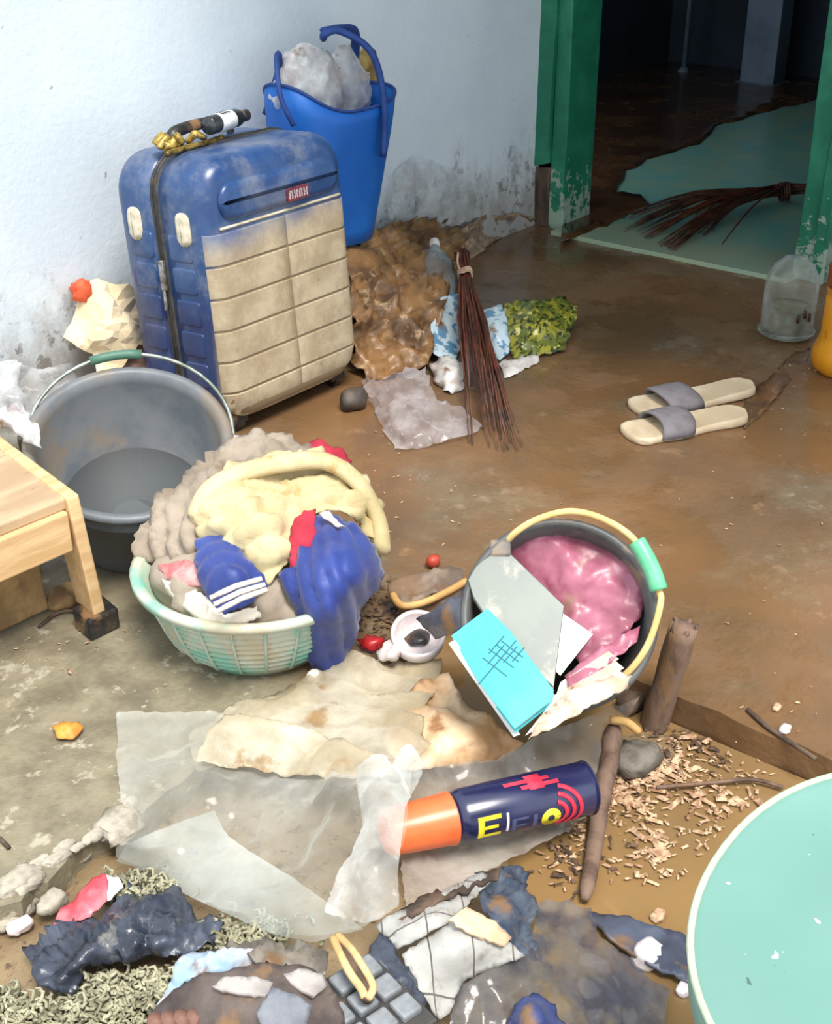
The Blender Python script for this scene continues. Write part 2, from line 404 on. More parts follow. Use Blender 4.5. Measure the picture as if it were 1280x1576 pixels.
# door frame
d = tag(bpy.data.objects.new('door_1', None), 'peeling green painted door frame around the dark doorway', kind='structure'); COL.objects.link(d)
def post(y0, y1, zb, zt, x0=-.025, x1=.15):
    m_ = MB(); rows = []
    for k in range(9):
        z = zb+(zt-zb)*(k/8)**2; j = .004 if 0 < k < 8 else 0
        rows.append([Vector((x0+rnd.uniform(-j,j)*.5, y0+rnd.uniform(-j,j), z)), Vector((x1, y0, z)), Vector((x1, y1, z)), Vector((x0+rnd.uniform(-j,j)*.5, y1+rnd.uniform(-j,j), z))])
    if zb > .1:
        rows[0][0].z -= .0; rows[0][3].z += .03
    m_.rings(rows); return m_
post(.045, -.05, .17, 2.0).build('jamb', M_green, d, bevel=.004, smooth=False)
post(-.05, -.10, .0, 2.0, -.012).build('jamb_stop', M_green, d, bevel=.004, smooth=False)
m_ = MB(); m_.rings([[Vector(p) for p in ((-.012, -.005, 0), (.13, .0, 0), (.13, -.05, 0), (-.008, -.048, 0))], [Vector(p) for p in ((-.016, .02, .08), (.14, .03, .08), (.14, -.05, .08), (-.016, -.046, .08))], [Vector(p) for p in ((-.018, .042, .172), (.148, .044, .172), (.148, -.05, .172), (-.018, -.052, .185))]])
m_.build('rotten_foot', M_rot, d, bevel=.003, smooth=False)
post(-.85, -.905, .0, 2.0, -.02).build('jamb', M_green, d, bevel=.004, smooth=False)
post(-.905, -.94, .0, 2.0, -.03).build('jamb_stop', M_green, d, bevel=.004, smooth=False)
m_ = MB(); m_.box(ID, (-.025, -.94, 1.95), (.15, .045, 2.03)); m_.build('head', M_green, d, bevel=.004, smooth=False)
# room beyond the doorway
m_ = MB(); m_.rings([[Vector(p) for p in ((-.075, -.10, -.01), (-.075, -.86, -.01), (.05, -.86, -.01), (.05, -.10, -.01))], [Vector(p) for p in ((-.07, -.10, .012), (-.07, -.86, .012), (.05, -.86, .012), (.05, -.10, .012))]])
m_.box(ID, (.05, -2.1, -.06), (3.0, 1.2, .012))
tag(m_.build('floor', M_teal, smooth=False, origin=Vector((0, 0, 0))), 'worn teal painted floor inside the dark room', kind='structure')
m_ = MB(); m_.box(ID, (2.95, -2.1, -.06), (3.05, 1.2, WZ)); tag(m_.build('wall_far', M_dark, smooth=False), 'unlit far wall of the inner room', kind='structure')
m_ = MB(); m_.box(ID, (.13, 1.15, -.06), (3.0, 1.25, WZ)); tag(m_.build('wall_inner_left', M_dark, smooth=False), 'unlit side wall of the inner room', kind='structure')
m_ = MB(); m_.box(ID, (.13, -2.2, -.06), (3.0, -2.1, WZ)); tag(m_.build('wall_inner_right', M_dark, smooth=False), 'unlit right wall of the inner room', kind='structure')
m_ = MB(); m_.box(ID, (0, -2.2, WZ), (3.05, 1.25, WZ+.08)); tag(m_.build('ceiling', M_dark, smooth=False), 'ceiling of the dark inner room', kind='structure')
m_ = MB(); m_.box(ID, (-1.62, -4.2, 2.05), (.0, .0, 2.11)); tag(m_.build('shading_roof', M_under, smooth=False), 'unseen low porch roof added to darken the doorway side', kind='structure')  # unseen roof, added for the light falloff towards the door
M_pillar = mat('pale_blue_paint', (104, 120, 136), (84, 100, 118), 4, rough=.6)
p = Q(1165, 88, ('x', 2.6)); m_ = MB(); m_.box(ID, (2.62, p.y-.085, 0), (2.75, p.y+.085, 2.4)); m_.box(ID, (2.60, p.y-.1, 0), (2.77, p.y+.1, .02))
tag(m_.build('trim_1', M_pillar, smooth=False, bevel=.004), 'pale blue post standing in the dark room', kind='structure')
p = Q(1052, 108, ('x', 2.7)); m_ = MB(); m_.tube([(2.7, p.y, .012), (2.7, p.y, 2.4)], .012, 8); m_.lathe(Fr((2.7, p.y, .012)), [(.03, 0), (.03, .01), (.014, .03)], 12)
tag(m_.build('trim_2', M_pillar), 'thin upright pipe in the dark room', kind='structure')
# silt tongue by the doorway; its far part paints the room's shade on the floor
o = drape('silt_tongue', [(862, 372, .014), (905, 357, .014), (945, 340, .014), (1000, 316, .014), (985, 300, .014), (948, 297, .014), (962, 262, .014), (1020, 238, .014), (1075, 222, .014), (1100, 194, .014), (1180, 172, .014), (1270, 150, .014), (1275, 100, .014), (1150, 92, .014), (1000, 96, .014), (872, 110, .014), (870, 210, .014), (868, 300, .014)], [(930, 260, .016)], M_silt_shade, res=12, amp=.0, sc=9, solid=.006, rag=3)
tag(o, 'dark wet silt inside the doorway, with painted shade over the far floor', 'silt', kind='stuff')

# ------------------------------------------------------------------ hard-shell suitcase
S0 = G(365, 682); lean = math.radians(4.5)
SF = Fr((S0.x-.005, S0.y, 0), (1, 0, 0), (0, math.cos(lean), -math.sin(lean)), (0, math.sin(lean), math.cos(lean)))
SW, SD, SH = .40, .27, .555
t = NT('blue_hard_shell')
c = t.mix(t.step(t.noise(7, 5, .6, 2.0), .3, .7), (30, 58, 104), (54, 84, 130))
sil = t.math('MULTIPLY', t.step(t.noise(9, 7, .7, 6.0), .44, .66), .55); c = t.mix(sil, c, (128, 132, 140))
low_blue = t.step(t.math('ADD', t.z, t.math('MULTIPLY', t.noise(10, 6, .7, 3.0), .06)), .33, .26); c = t.mix(t.math('MULTIPLY', low_blue, .6), c, (34, 40, 84))  # deeper blue towards the bottom of the shell
fm = t.math('MULTIPLY', t.step(t.math('ADD', t.y, t.math('MULTIPLY', t.noise(16, 5, .6, 9.0), .02)), S0.y+.058, S0.y+.040), t.step(t.math('ADD', t.z, t.math('MULTIPLY', t.noise(12, 5, .6, 5.0), .08)), .47, .40)); c = t.mix(fm, c, (140, 122, 96))
t.col(c); t.rough(t.step(sil, 0, .5, .28, .5)); t.bump(t.noise(120, 3), .08, .001); M_shell = t.m
t = NT('mud_caked_panel')
tan = t.mix(t.step(t.noise(14, 7, .68, 4.0), .34, .66), (186, 170, 142), (160, 142, 114)); tan = t.mix(t.step(t.noise(60, 5, .7, 8.0), .64, .70), tan, (118, 98, 76))
bl = t.mix(t.step(t.noise(8, 5, .6, 3.0), .3, .7), (44, 84, 146), (110, 126, 146))
edge_ = t.math('ADD', t.math('ADD', t.z, t.math('MULTIPLY', t.x, -.10)), t.math('MULTIPLY', t.noise(11, 6, .7, 6.0), .10))
t.col(t.mix(t.step(edge_, .66, .56), bl, tan)); t.rough(.75); t.bump(t.noise(70, 6, .7), .35, .003); M_panel = t.m
M_rub = mat('black_zip_tape', (44, 44, 50), (70, 66, 60), 30, rough=.6, bump=.3, bscale=200)
M_black = mat('black_plastic', (28, 28, 30), (54, 50, 46), 20, rough=.4, mud=.25)
M_guard = mat('pale_worn_guard', (214, 206, 184), (180, 168, 144), 40, rough=.5)
M_chrome = mat('dull_steel', (180, 180, 176), (120, 112, 100), 60, rough=.35, metal=.8)
M_red = mat('red_enamel', (122, 50, 58), (92, 44, 56), 60, rough=.4)
M_pale = mat('pale_print', (196, 180, 182), (160, 150, 158), 60, rough=.5)
s = thing('suitcase', (S0.x+SW/2, S0.y+SD/2, 0), 'blue hard-shell suitcase with mud-caked tan front standing against the wall', 'suitcase')
def shell(y_seam, y_face, name):
    sgn = 1 if y_face > y_seam else -1; D = abs(y_face-y_seam); R = .045; rings = []
    prof = [(0, 0), (D*.3, 0), (D-R, 0)]+[(D-R+R*math.sin(a), R*(1-math.cos(a))*.8) for a in (math.radians(k) for k in (15, 32, 50, 68, 90))]
    for d_, ins in prof:
        rings.append([SF(SW/2+p[0], y_seam+sgn*d_, .03+(SH-.03)/2+p[1]) for p in rrect(SW, SH-.03, .075, 7, ins)])
    m_ = MB(); m_.rings(rings); return m_.build(name, M_shell, s)
front = shell(.128, 0, 'front_shell'); back = shell(.150, SD, 'back_shell')
m_ = MB(); m_.rings([[SF(SW/2+p[0], y, .03+(SH-.03)/2+p[1]) for p in rrect(SW, SH-.03, .075, 7, i)] for y, i in ((.120, .010), (.124, .001), (.132, -.002), (.146, -.002), (.154, .001), (.158, .010))])
z_ = m_.build('zip_band', M_rub, s)
for dy in (.135, .143):
    m_ = MB(); m_.tube([SF(SW/2+p[0], dy, .03+(SH-.03)/2+p[1]) for p in rrect(SW+.004, SH-.026, .077, 7)+[rrect(SW+.004, SH-.026, .077, 7)[0]]], .0022, 5); m_.build('zip_line', M_black, z_)
m_ = MB(); m_.box(SF, (-.010, .132, .30), (-.002, .146, .36)); m_.tube([SF(-.008, .139, .30), SF(-.010, .139, .26)], .004, 6); m_.build('zip_pull', M_chrome, z_, bevel=.002)
# raised panels, six rows of two over the front, ridges over the left side
def wrap(x, z, R=.045):
    # where the front shell's rounded face runs: (x, z) kept inside the rounded outline, and its depth behind the front plane
    r = .075; cx, cz = SW/2, .03+(SH-.03)/2; hx, hz = SW/2-r, (SH-.03)/2-r; qx, qz = x-cx, z-cz
    dx, dz = max(abs(qx)-hx, 0), max(abs(qz)-hz, 0); l = math.hypot(dx, dz)
    if dx > 0 and dz > 0 and l > r-.004:
        k = (r-.004)/l; x = cx+math.copysign(hx+dx*k, qx); z = cz+math.copysign(hz+dz*k, qz); l = r-.004
    e = (r-l) if (dx > 0 or dz > 0) else r
    ca_ = 1-min(1, e/(.8*R)); return x, z, R*(1-math.sqrt(max(0, 1-ca_*ca_)))
zt, rows = .418, 6; rh = (zt-.036)/rows
for r in range(rows):
    for cidx, (xa, xb) in enumerate(((.004, .2045), (.207, .396))):
        z1 = zt-r*rh-.0016; z0 = zt-(r+1)*rh+.0016
        xs_ = [xa+(xb-xa)*q for q in ((0, .006, .02, .05, .10, .16, .25, .5, .75, .9, .994, 1) if cidx == 0 else (0, .006, .1, .25, .5, .75, .84, .90, .95, .98, .994, 1))]; zs_ = [z0+(z1-z0)*q for q in (0, .02, .05, .5, .95, .98, 1)]
        v = []; f = []; nz_ = len(zs_)
        for i_, x_ in enumerate(xs_):
            for j_, z_ in enumerate(zs_):
                bord = i_ in (0, len(xs_)-1) or j_ in (0, nz_-1); px_, pz_, d_ = wrap(x_, z_); v.append(SF(px_, d_-(-.002 if bord else .0016), pz_))
        for i_ in range(len(xs_)-1):
            for j_ in range(nz_-1): f.append((i_*nz_+j_, (i_+1)*nz_+j_, (i_+1)*nz_+j_+1, i_*nz_+j_+1))
        mk('front_panel', v, f, M_panel, front, smooth=True)
for (ya, yb, par) in ((.050, .116, front), (.162, .225, back)):
    for r in range(rows):
        z1 = zt-r*rh-.006; z0 = zt-(r+1)*rh+.006; F = Fr(SF(.001, (ya+yb)/2, (z0+z1)/2), -SF.y, SF.z, -SF.x)
        m_ = MB(); m_.rings([[F(p[0], p[1], dz) for p in rrect(yb-ya, z1-z0, .008, 3, i)] for dz, i in ((-.006, 0), (.001, 0), (.003, .0015), (.0035, .004))]); m_.build('side_ridge', M_shell, par, smooth=True, autos=50)
m_ = MB(); m_.rings([[SF(SW/2+p[0], y, .472+p[1]) for p in rrect(.335, .072, .034, 6, i)] for y, i in ((.006, 0), (-.004, .001), (-.009, .006), (-.011, .014))]); m_.build('top_bulge', M_shell, front)
m_ = MB(); m_.tube([SF(.03+.34*i/10, -.001, .425) for i in range(11)], .003, 6); m_.build('front_crease', M_guard, front)
for (y_, par) in ((.066, front), (.205, back)):
    F = Fr(SF(-.001, y_, .425), -SF.y, SF.z, -SF.x); m_ = MB(); m_.rings([[F(p[0], p[1], dz) for p in rrect(.030, .058, .013, 5, i)] for dz, i in ((-.006, -.003), (.003, -.003), (.003, 0), (.008, .002), (.009, .006))]); m_.build('corner_guard', M_guard, par)
# badge: a small red plate with worn pale marks
F = Fr(SF(.235, -.012, .455), SF.x, SF.z, -SF.y); m_ = MB(); m_.prism(F, rrect(.062, .026, .006, 3), -.004, .003); bd_ = m_.build('badge', M_red, s, smooth=False)
for i, (xa, xb) in enumerate(((-.026, -.016), (-.012, -.002), (.002, .011), (.015, .026))):
    m_ = MB(); m_.box(F, (xa, -.008, .003), (xa+.003, .008, .0042)); m_.box(F, (xb-.003, -.008, .003), (xb, .008, .0042)); m_.box(F, (xa, -.002 if i % 2 else .005, .003), (xb, .001 if i % 2 else .008, .0042)); m_.build('worn_mark', M_pale, bd_, smooth=False)
m_ = MB(); m_.tube(spline([SF(.12, .205, SH-.002), SF(.13, .205, SH+.022), SF(.20, .205, SH+.028), SF(.27, .205, SH+.022), SF(.28, .205, SH-.002)], 5), .008, 8, 1.6); m_.build('carry_handle', M_black, s)
for x_, y_ in ((.05, .05), (.35, .05), (.05, .22), (.35, .22)):
    c_ = SF(x_, y_, .02); m_ = MB(); m_.lathe(Fr((c_.x-.012, c_.y, .021), (0, 1, 0), (0, 0, 1), (1, 0, 0)), [(.008, 0), (.021, .002), (.021, .022), (.008, .024)], 16); m_.box(SF, (x_-.02, y_-.02, .022), (x_+.02, y_+.02, .045)); m_.build('wheel', M_black, s, smooth=False)

# small things lying on the suitcase
M_gold = mat('tarnished_brass', (190, 160, 84), (92, 76, 42), 50, rough=.35, metal=.6, bump=.5, bscale=80)
M_smoke = mat('dark_glass', (52, 56, 58), (28, 30, 32), 20, rough=.15)
M_lab = mat('white_paper_label', (228, 230, 234), (196, 196, 200), 30, rough=.6)
top = lambda x, y, h=0: SF(x, y, SH+h)
a = top(.155, .135, .034); b = top(.285, .160, .034); dirv = (b-a).normalized()
bo = thing('small_bottle', (a+b)/2-Vector((0, 0, .02)), 'little dark bottle with white label lying on the suitcase', 'bottle')
F = frame_z(a, dirv); m_ = MB(); m_.lathe(F, [(.0, 0), (.017, .001), (.018, .006), (.018, .098), (.015, .108), (.009, .114), (.009, .120)], 20); m_.build('body', M_smoke, bo)
m_ = MB(); m_.lathe(F, [(.0185, .03), (.0188, .031), (.0188, .078), (.0185, .079)], 20); m_.build('label', M_lab, bo)
for q in range(3): m_ = MB(); m_.box(Fr(F(0, 0, .04+q*.01), dirv, Vector((0, 0, 1)).cross(dirv), (0, 0, 1)), (0, -.012, .0180), (.003, .006, .0192)); m_.build('label_line', M_smoke, bo, smooth=False)
m_ = MB(); m_.lathe(F, [(.011, .114), (.012, .116), (.012, .134), (.010, .136)], 16); m_.build('cap', M_black, bo)
tr = thing('brass_trinket', top(.05, .15), 'tarnished brass trinket with twisted arms on the suitcase edge', 'trinket')
for i in range(5):
    p0 = top(.03+.018*i, .14, .012); a_ = i*1.3
    m_ = MB(); m_.tube(spline([p0, p0+Vector((.012*math.cos(a_), .012*math.sin(a_), .012)), p0+Vector((.024*math.cos(a_), .016*math.sin(a_), .016+.004*(i % 2))), p0+Vector((.034*math.cos(a_+.6), .024*math.sin(a_), .004))], 4), [.007]*12+[.004], 7); m_.build('arm', M_gold, tr)
blob('hub', top(.06, .14, .014), (.022, .015, .014), M_gold, tr, amp=.6, sc=60, seed=2)
m_ = MB(); m_.tube(spline([top(.02, .11, .004), top(.08, .12, .006), top(.14, .13, .004), top(.2, .145, .005)], 5), .006, 7); m_.build('cord', M_gold, tr)

# ------------------------------------------------------------------ blue tote bag and what is in it
M_tote = mat('blue_woven_plastic', (20, 92, 178), (26, 104, 190), 4, rough=.5, bump=.15, bscale=250)
M_navy_trim = mat('navy_webbing', (24, 56, 120), (36, 70, 136), 20, rough=.7, bump=.3, bscale=200)
BZ = .225; BC = Vector((-1.115, -.145, BZ))
bg_ = thing('tote_bag', BC, 'bright blue tote bag with looped handles behind the suitcase', 'bag')
rings = []; N_ = 40
for k in range(11):
    t_ = k/10; z = BZ+.325*t_; hw = .125+.042*t_**.7; hd = .06+.04*t_
    ring = []
    for j in range(N_):
        a_ = 2*math.pi*j/N_; ca, sa = math.cos(a_), math.sin(a_); x = math.copysign(abs(ca)**.7, ca)*hw; y = math.copysign(abs(sa)**.7, sa)*hd
        w_ = .006*noise.noise(Vector((x*14, y*14, z*9)))+.004*math.sin(x*40+z*12)*(1-t_)
        dip = (.012*math.cos(2*a_)+.04*max(0, -ca)**2)*t_**4
        ring.append(Vector((BC.x+x+.02*t_, BC.y+y+w_, z+dip)))
    rings.append(ring)
m_ = MB(); m_.rings(rings, True, False); body = m_.build('body', M_tote, bg_, solid=.003)
m_ = MB(); m_.tube(rings[-1]+[rings[-1][0]], .0038, 8, 1.0); m_.build('rim_binding', M_navy_trim, bg_)
P_ = lambda x, y, z: BC+Vector((x, y, z))
def strap(pts, w=.011):
    sp_ = spline(pts, 6); m_ = MB(); m_.tube(sp_, w, 8, .7); return m_.build('handle', M_navy_trim, bg_)
strap([P_(.075, -.105, .20), P_(.075, -.108, .33), P_(.055, -.09, .43), P_(.0, -.05, .475), P_(-.03, -.03, .47), P_(-.02, -.02, .462)])
strap([P_(-.03, -.03, .478), P_(.06, .0, .472), P_(.14, .03, .455), P_(.185, .07, .39), P_(.19, .085, .30), P_(.185, .09, .22)])
strap([P_(-.16, -.05, .30), P_(-.175, -.03, .36), P_(-.13, .02, .43), P_(-.09, .05, .41), P_(-.11, .085, .30)], .008)
M_film = mat('clear_film', (226, 230, 234), (200, 198, 196), 9, rough=.10, bump=.15, bscale=30, alpha=(.10, .48, 12))
M_whitebag = mat('milky_film', (226, 226, 226), (196, 184, 184), 9, rough=.25, bump=.6, bscale=40, mud=.1, alpha=(.25, .7, 10))
o = blob('plastic_bag', P_(-.045, .015, .345), (.095, .055, .09), M_whitebag, amp=.45, sc=16, seed=4, sub=4); tag(o, 'crumpled milky plastic bag bulging from the left of the blue tote', 'bag')
o = blob('plastic_bag', P_(.105, .03, .325), (.06, .05, .09), M_whitebag, amp=.5, sc=18, seed=9, sub=4); tag(o, 'white plastic wrapping showing between the handles of the blue tote', 'bag')
M_ochre = mat('ochre_paper', (176, 150, 84), (128, 100, 58), 20, rough=.7)
o = drape('paper_bag_corner', [(540, 100, ('y', -.05)), (548, 85, ('y', -.045)), (563, 66, ('y', -.05)), (578, 78, ('y', -.05)), (588, 130, ('y', -.06)), (583, 175, ('y', -.07)), (560, 150, ('y', -.07))], [(565, 95, ('y', -.085))], M_ochre, res=6, amp=.006, sc=30, solid=.002); tag(o, 'ochre paper corner sticking up at the back of the blue tote', 'paper')

# ------------------------------------------------------------------ grey bucket by the wall
M_grey = mat('grey_bucket_plastic', (112, 115, 118), (88, 94, 100), 6, rough=.45, mud=.38, mudc=(122, 112, 100), mudscale=7, bump=.15, bscale=60)
M_wire = mat('galvanised_wire', (168, 176, 168), (120, 130, 118), 40, rough=.4, metal=.7)
def bucket(F, r0, r1, h, mt, parent, name='body', lip=.012, n=48):
    m_ = MB(); m_.lathe(F, [(0, .004), (r0-.006, .004), (r0, .0), (r0+.002, .006), (r0+(r1-r0)*.72, h*.72), (r0+(r1-r0)*.73+.004, h*.725), (r0+(r1-r0)*.75+.004, h*.755), (r0+(r1-r0)*.76, h*.76), (r1, h-.014), (r1+lip, h-.013), (r1+lip+.002, h-.004), (r1+lip*.6, h+.001), (r1-.003, h-.002), (r1-.008, h-.02), (r0-.004, .014), (0, .012)], n); return m_.build(name, mt, parent)
rc = Q(198, 676, .228); back_dir = (Vector((CAM.x, CAM.y, rc.z))-rc).normalized()
ax = (Vector((0, 0, 1))*math.cos(math.radians(24))+back_dir*math.sin(math.radians(24))).normalized()
BH = .20; bb = rc-ax*BH
low_ = bb.z-.12*math.sin(math.radians(24)); sh_ = -low_-.004
F = frame_z(bb+Vector((0, 0, sh_)), ax, RT)
bk = thing('bucket', Vector((bb.x, bb.y, 0)), 'empty grey plastic bucket with wire handle tilted between bench and suitcase', 'bucket')
bucket(F, .122, .153, BH, M_grey, bk)
M_wat = mat('grey_water', (84, 88, 90), rough=.05)
hp = []
for i in range(25):
    a_ = math.radians(180*i/24); hp.append(F(-.164*math.cos(a_), .02+.150*math.sin(a_), BH-.012+.035*math.sin(a_)))
hd_ = MB().tube(hp, .0032, 7).build('handle', M_wire, bk)
for sx in (-1, 1): MB().box(Fr(F(sx*.166, .008, BH-.02), F.x, F.y, F.z), (-.010, -.018, -.022), (.010, .022, .016)).build('handle_lug', M_grey if sx < 0 else M_pale, bk, bevel=.004, smooth=False)
MB().tube(hp[8:13], .008, 9).build('grip', mat('green_grip', (72, 110, 92), rough=.5), hd_)
wl = .045; m_ = MB(); m_.lathe(F, [(0, .018), (.119, .018), (.123, wl*.9), (0, wl)], 32); m_.build('water', M_wat, bk)
blob('sludge', F(0, -.07, .04), (.06, .045, .022), mat('grey_sludge', (74, 74, 76), (98, 94, 90), 20, rough=.2), bk, amp=.3, sc=20, seed=3)

# ------------------------------------------------------------------ low wooden bench
M_pine = mat('pale_pine', (218, 184, 138), (198, 160, 112), 5, rough=.55, bump=.15, bscale=30, stretch=(1, 12, 8))
M_ply = mat('worn_bench_top', (190, 162, 128), (166, 138, 106), 5, rough=.5, mud=.18, stretch=(1, 5, 1))
M_board = mat('muddy_board', (176, 144, 96), (132, 104, 68), 10, rough=.8, mud=.35, bump=.4, bscale=30)
ft = G(152, 968); ang = math.radians(187); bx = Vector((math.cos(ang), math.sin(ang), 0)); bx = Vector((-.985, .06, 0)).normalized(); by = Vector((.20, .98, 0)).normalized()
BF = Fr((ft.x-.005, ft.y, 0), bx, by); bh = .235
be = thing('bench', BF(.2, .12, 0), 'low pale wooden bench with rubber-shod leg at the left edge', 'bench')
MB().box(BF, (.012, .004, bh-.018), (.62, .27, bh)).build('seat_board', M_ply, be, bevel=.003, smooth=False)
MB().box(BF, (.022, -.006, bh-.082), (.60, .014, bh-.018)).build('apron', M_pine, be, bevel=.003, smooth=False)
MB().box(BF, (.022, .255, bh-.082), (.60, .275, bh-.018)).build('apron', M_pine, be, bevel=.003, smooth=False)
def endboard(x0, x1, nm):
    m_ = MB(); sp_ = .016 if x0 < .3 else -.016
    m_.rings([[BF(x0-sp_, -.012, .03), BF(x1-sp_, -.012, .03), BF(x1-sp_, .05, .03), BF(x0-sp_, .05, .03)], [BF(x0, -.012, bh-.03), BF(x1, -.012, bh-.03), BF(x1, .06, bh-.03), BF(x0, .06, bh-.03)], [BF(x0, -.004, bh+.003), BF(x1, -.004, bh+.003), BF(x1, .06, bh+.003), BF(x0, .06, bh+.003)]]); m_.build('leg', M_pine, be, bevel=.003, smooth=False)
    m_ = MB(); m_.rings([[BF(x0-sp_, .215, .0), BF(x1-sp_, .215, .0), BF(x1-sp_, .275, .0), BF(x0-sp_, .275, .0)], [BF(x0, .215, bh+.003), BF(x1, .215, bh+.003), BF(x1, .275, bh+.003), BF(x0, .275, bh+.003)]]); m_.build('leg', M_pine, be, bevel=.003, smooth=False)
    MB().box(BF, (x0, .06, bh-.05), (x1, .215, bh+.003)).build('end_rail', M_pine, be, bevel=.003, smooth=False)
endboard(0, .021, 'r'); endboard(.60, .62, 'l')
MB().box(BF, (-.034, -.022, 0), (.022, .034, .036)).build('rubber_foot', M_black, be, bevel=.005, smooth=False)
MB().box(BF, (.585, -.022, 0), (.64, .034, .036)).build('rubber_foot', M_black, be, bevel=.005, smooth=False)
m_ = MB(); F = Fr(BF(.03, .10, 0), bx, by, Vector((0, .1, 1)).normalized()); m_.box(F, (0, 0, .004), (.5, .022, .115)); tag(m_.build('plank', M_board, bevel=.004, smooth=False), 'mud-stained plank standing on edge under the bench', 'plank')
tag(blob('stone', G(100, 918, .012), (.035, .025, .018), M_board, amp=.3, sc=25, seed=5, flat=.7), 'flat brown stone beside the rubber foot under the bench', 'stone')
m_ = MB(); m_.tube(spline([G(60, 965, .004), G(85, 945, .006), G(110, 940, .006), G(140, 950, .006)], 4), .003, 6); tag(m_.build('twig', M_rot), 'thin bent twig on the floor under the bench', 'twig')
o = drape('plastic_bag', [(-30, 640, .25), (0, 628, .27), (30, 622, ('y', -.30)), (60, 655, .27), (64, 690, .245), (40, 680, .245), (10, 660, .245), (-30, 668, .245)], [(20, 645, .265)], M_whitebag, res=7, amp=.014, sc=24, solid=.001); tag(o, 'scrap of white plastic bag draped on the back of the bench', 'bag')
o = drape('plastic_bag', [(-40, 560, ('y', -.02)), (10, 548, ('y', -.02)), (60, 570, ('y', -.02)), (110, 560, ('y', -.02)), (120, 600, ('y', -.03)), (80, 690, .0), (0, 690, .0), (-40, 690, .0)], [(30, 610, ('y', -.12)), (80, 620, ('y', -.08))], M_film, res=7, amp=.035, sc=14, oct=4, solid=0); tag(o, 'crumpled clear plastic heaped against the wall behind the grey bucket', 'bag')

# cream cloth with an orange tip propped behind the bucket
M_cream = mat('cream_cotton', (226, 208, 172), (208, 186, 148), 8, rough=.85, bump=.3, bscale=90, sheen=.3)
M_orange = mat('orange_cloth', (232, 104, 66), (206, 70, 44), 18, rough=.7)
cl = thing('cloth', Q(165, 560, ('y', -.06)), 'cream cloth with orange tip crumpled against the wall behind the bucket', 'cloth')
o = drape('cloth_body', [(126, 434, ('y', -.02)), (150, 430, ('y', -.03)), (205, 446, ('y', -.05)), (232, 490, ('y', -.06)), (243, 520, ('y', -.07)), (225, 532, ('y', -.11)), (212, 530, ('y', -.12)), (192, 565, ('y', -.13)), (150, 578, ('y', -.12)), (143, 545, ('y', -.09)), (96, 522, ('y', -.06)), (108, 498, ('y', -.04)), (120, 468, ('y', -.03))], [(165, 490, ('y', -.12)), (190, 520, ('y', -.13)), (150, 520, ('y', -.11))], M_cream, cl, res=12, amp=.020, sc=12, oct=2, solid=.002, smooth=False, fold=(.6, .1, -.7, 45, .016))
blob('orange_tip', Q(124, 447, ('y', -.045)), (.022, .016, .028), M_orange, cl, amp=.6, sc=40, seed=3)
o = drape('rag', [(190, 560, ('y', -.10)), (212, 530, ('y', -.10)), (240, 522, ('y', -.09)), (262, 570, ('y', -.14)), (258, 610, ('y', -.18)), (200, 600, ('y', -.16))], [(225, 565, ('y', -.12))], mat('brown_rag', (150, 124, 112), (110, 76, 66), 14, rough=.85), res=8, amp=.02, sc=18, solid=.003); tag(o, 'brownish rag hanging between cream cloth and suitcase', 'rag')

# ------------------------------------------------------------------ muddy sack and litter between suitcase and doorway
M_sack = mat('brown_muddy_sack', (150, 112, 72), (92, 66, 42), 13, rough=.3, rough2=.6, bump=.6, bscale=40, mud=.25, mudc=(188, 156, 118), mudscale=26)
M_bottle = mat('grey_clear_plastic', (170, 178, 180), (120, 126, 124), 14, rough=.15, bump=.3, bscale=30, alpha=(.2, .55, 12))
M_pack = mat('printed_blue_packet', (196, 214, 222), (96, 140, 170), 26, rough=.25, lo=.48, hi=.54, mud=.12)
M_silver = mat('silvery_film', (206, 198, 200), (170, 158, 158), 12, rough=.10, bump=.2, bscale=26, alpha=(.12, .5, 14))
M_white = mat('white_film', (232, 228, 222), (206, 196, 188), 16, rough=.3, mud=.15, bump=.3, bscale=40)
t = NT('yellow_green_print'); k_ = t.noise(34, 4, .6, 2.0); k2 = t.noise(58, 3, .6, 5.0, (1, 2, 1))
c = t.mix(t.step(k_, .44, .52), (158, 152, 52), (104, 112, 44)); c = t.mix(t.step(k2, .54, .58), c, (50, 58, 34)); c = t.mix(t.step(t.noise(40, 3, .5, 8.0), .62, .65), c, (214, 204, 120)); t.col(c); t.rough(.28); M_yg = t.m
M_stick = mat('reddish_palm_rib', (110, 58, 40), (66, 34, 26), 30, rough=.5)
M_stickdark = mat('dark_palm_rib', (84, 50, 34), (38, 24, 20), 30, rough=.4)

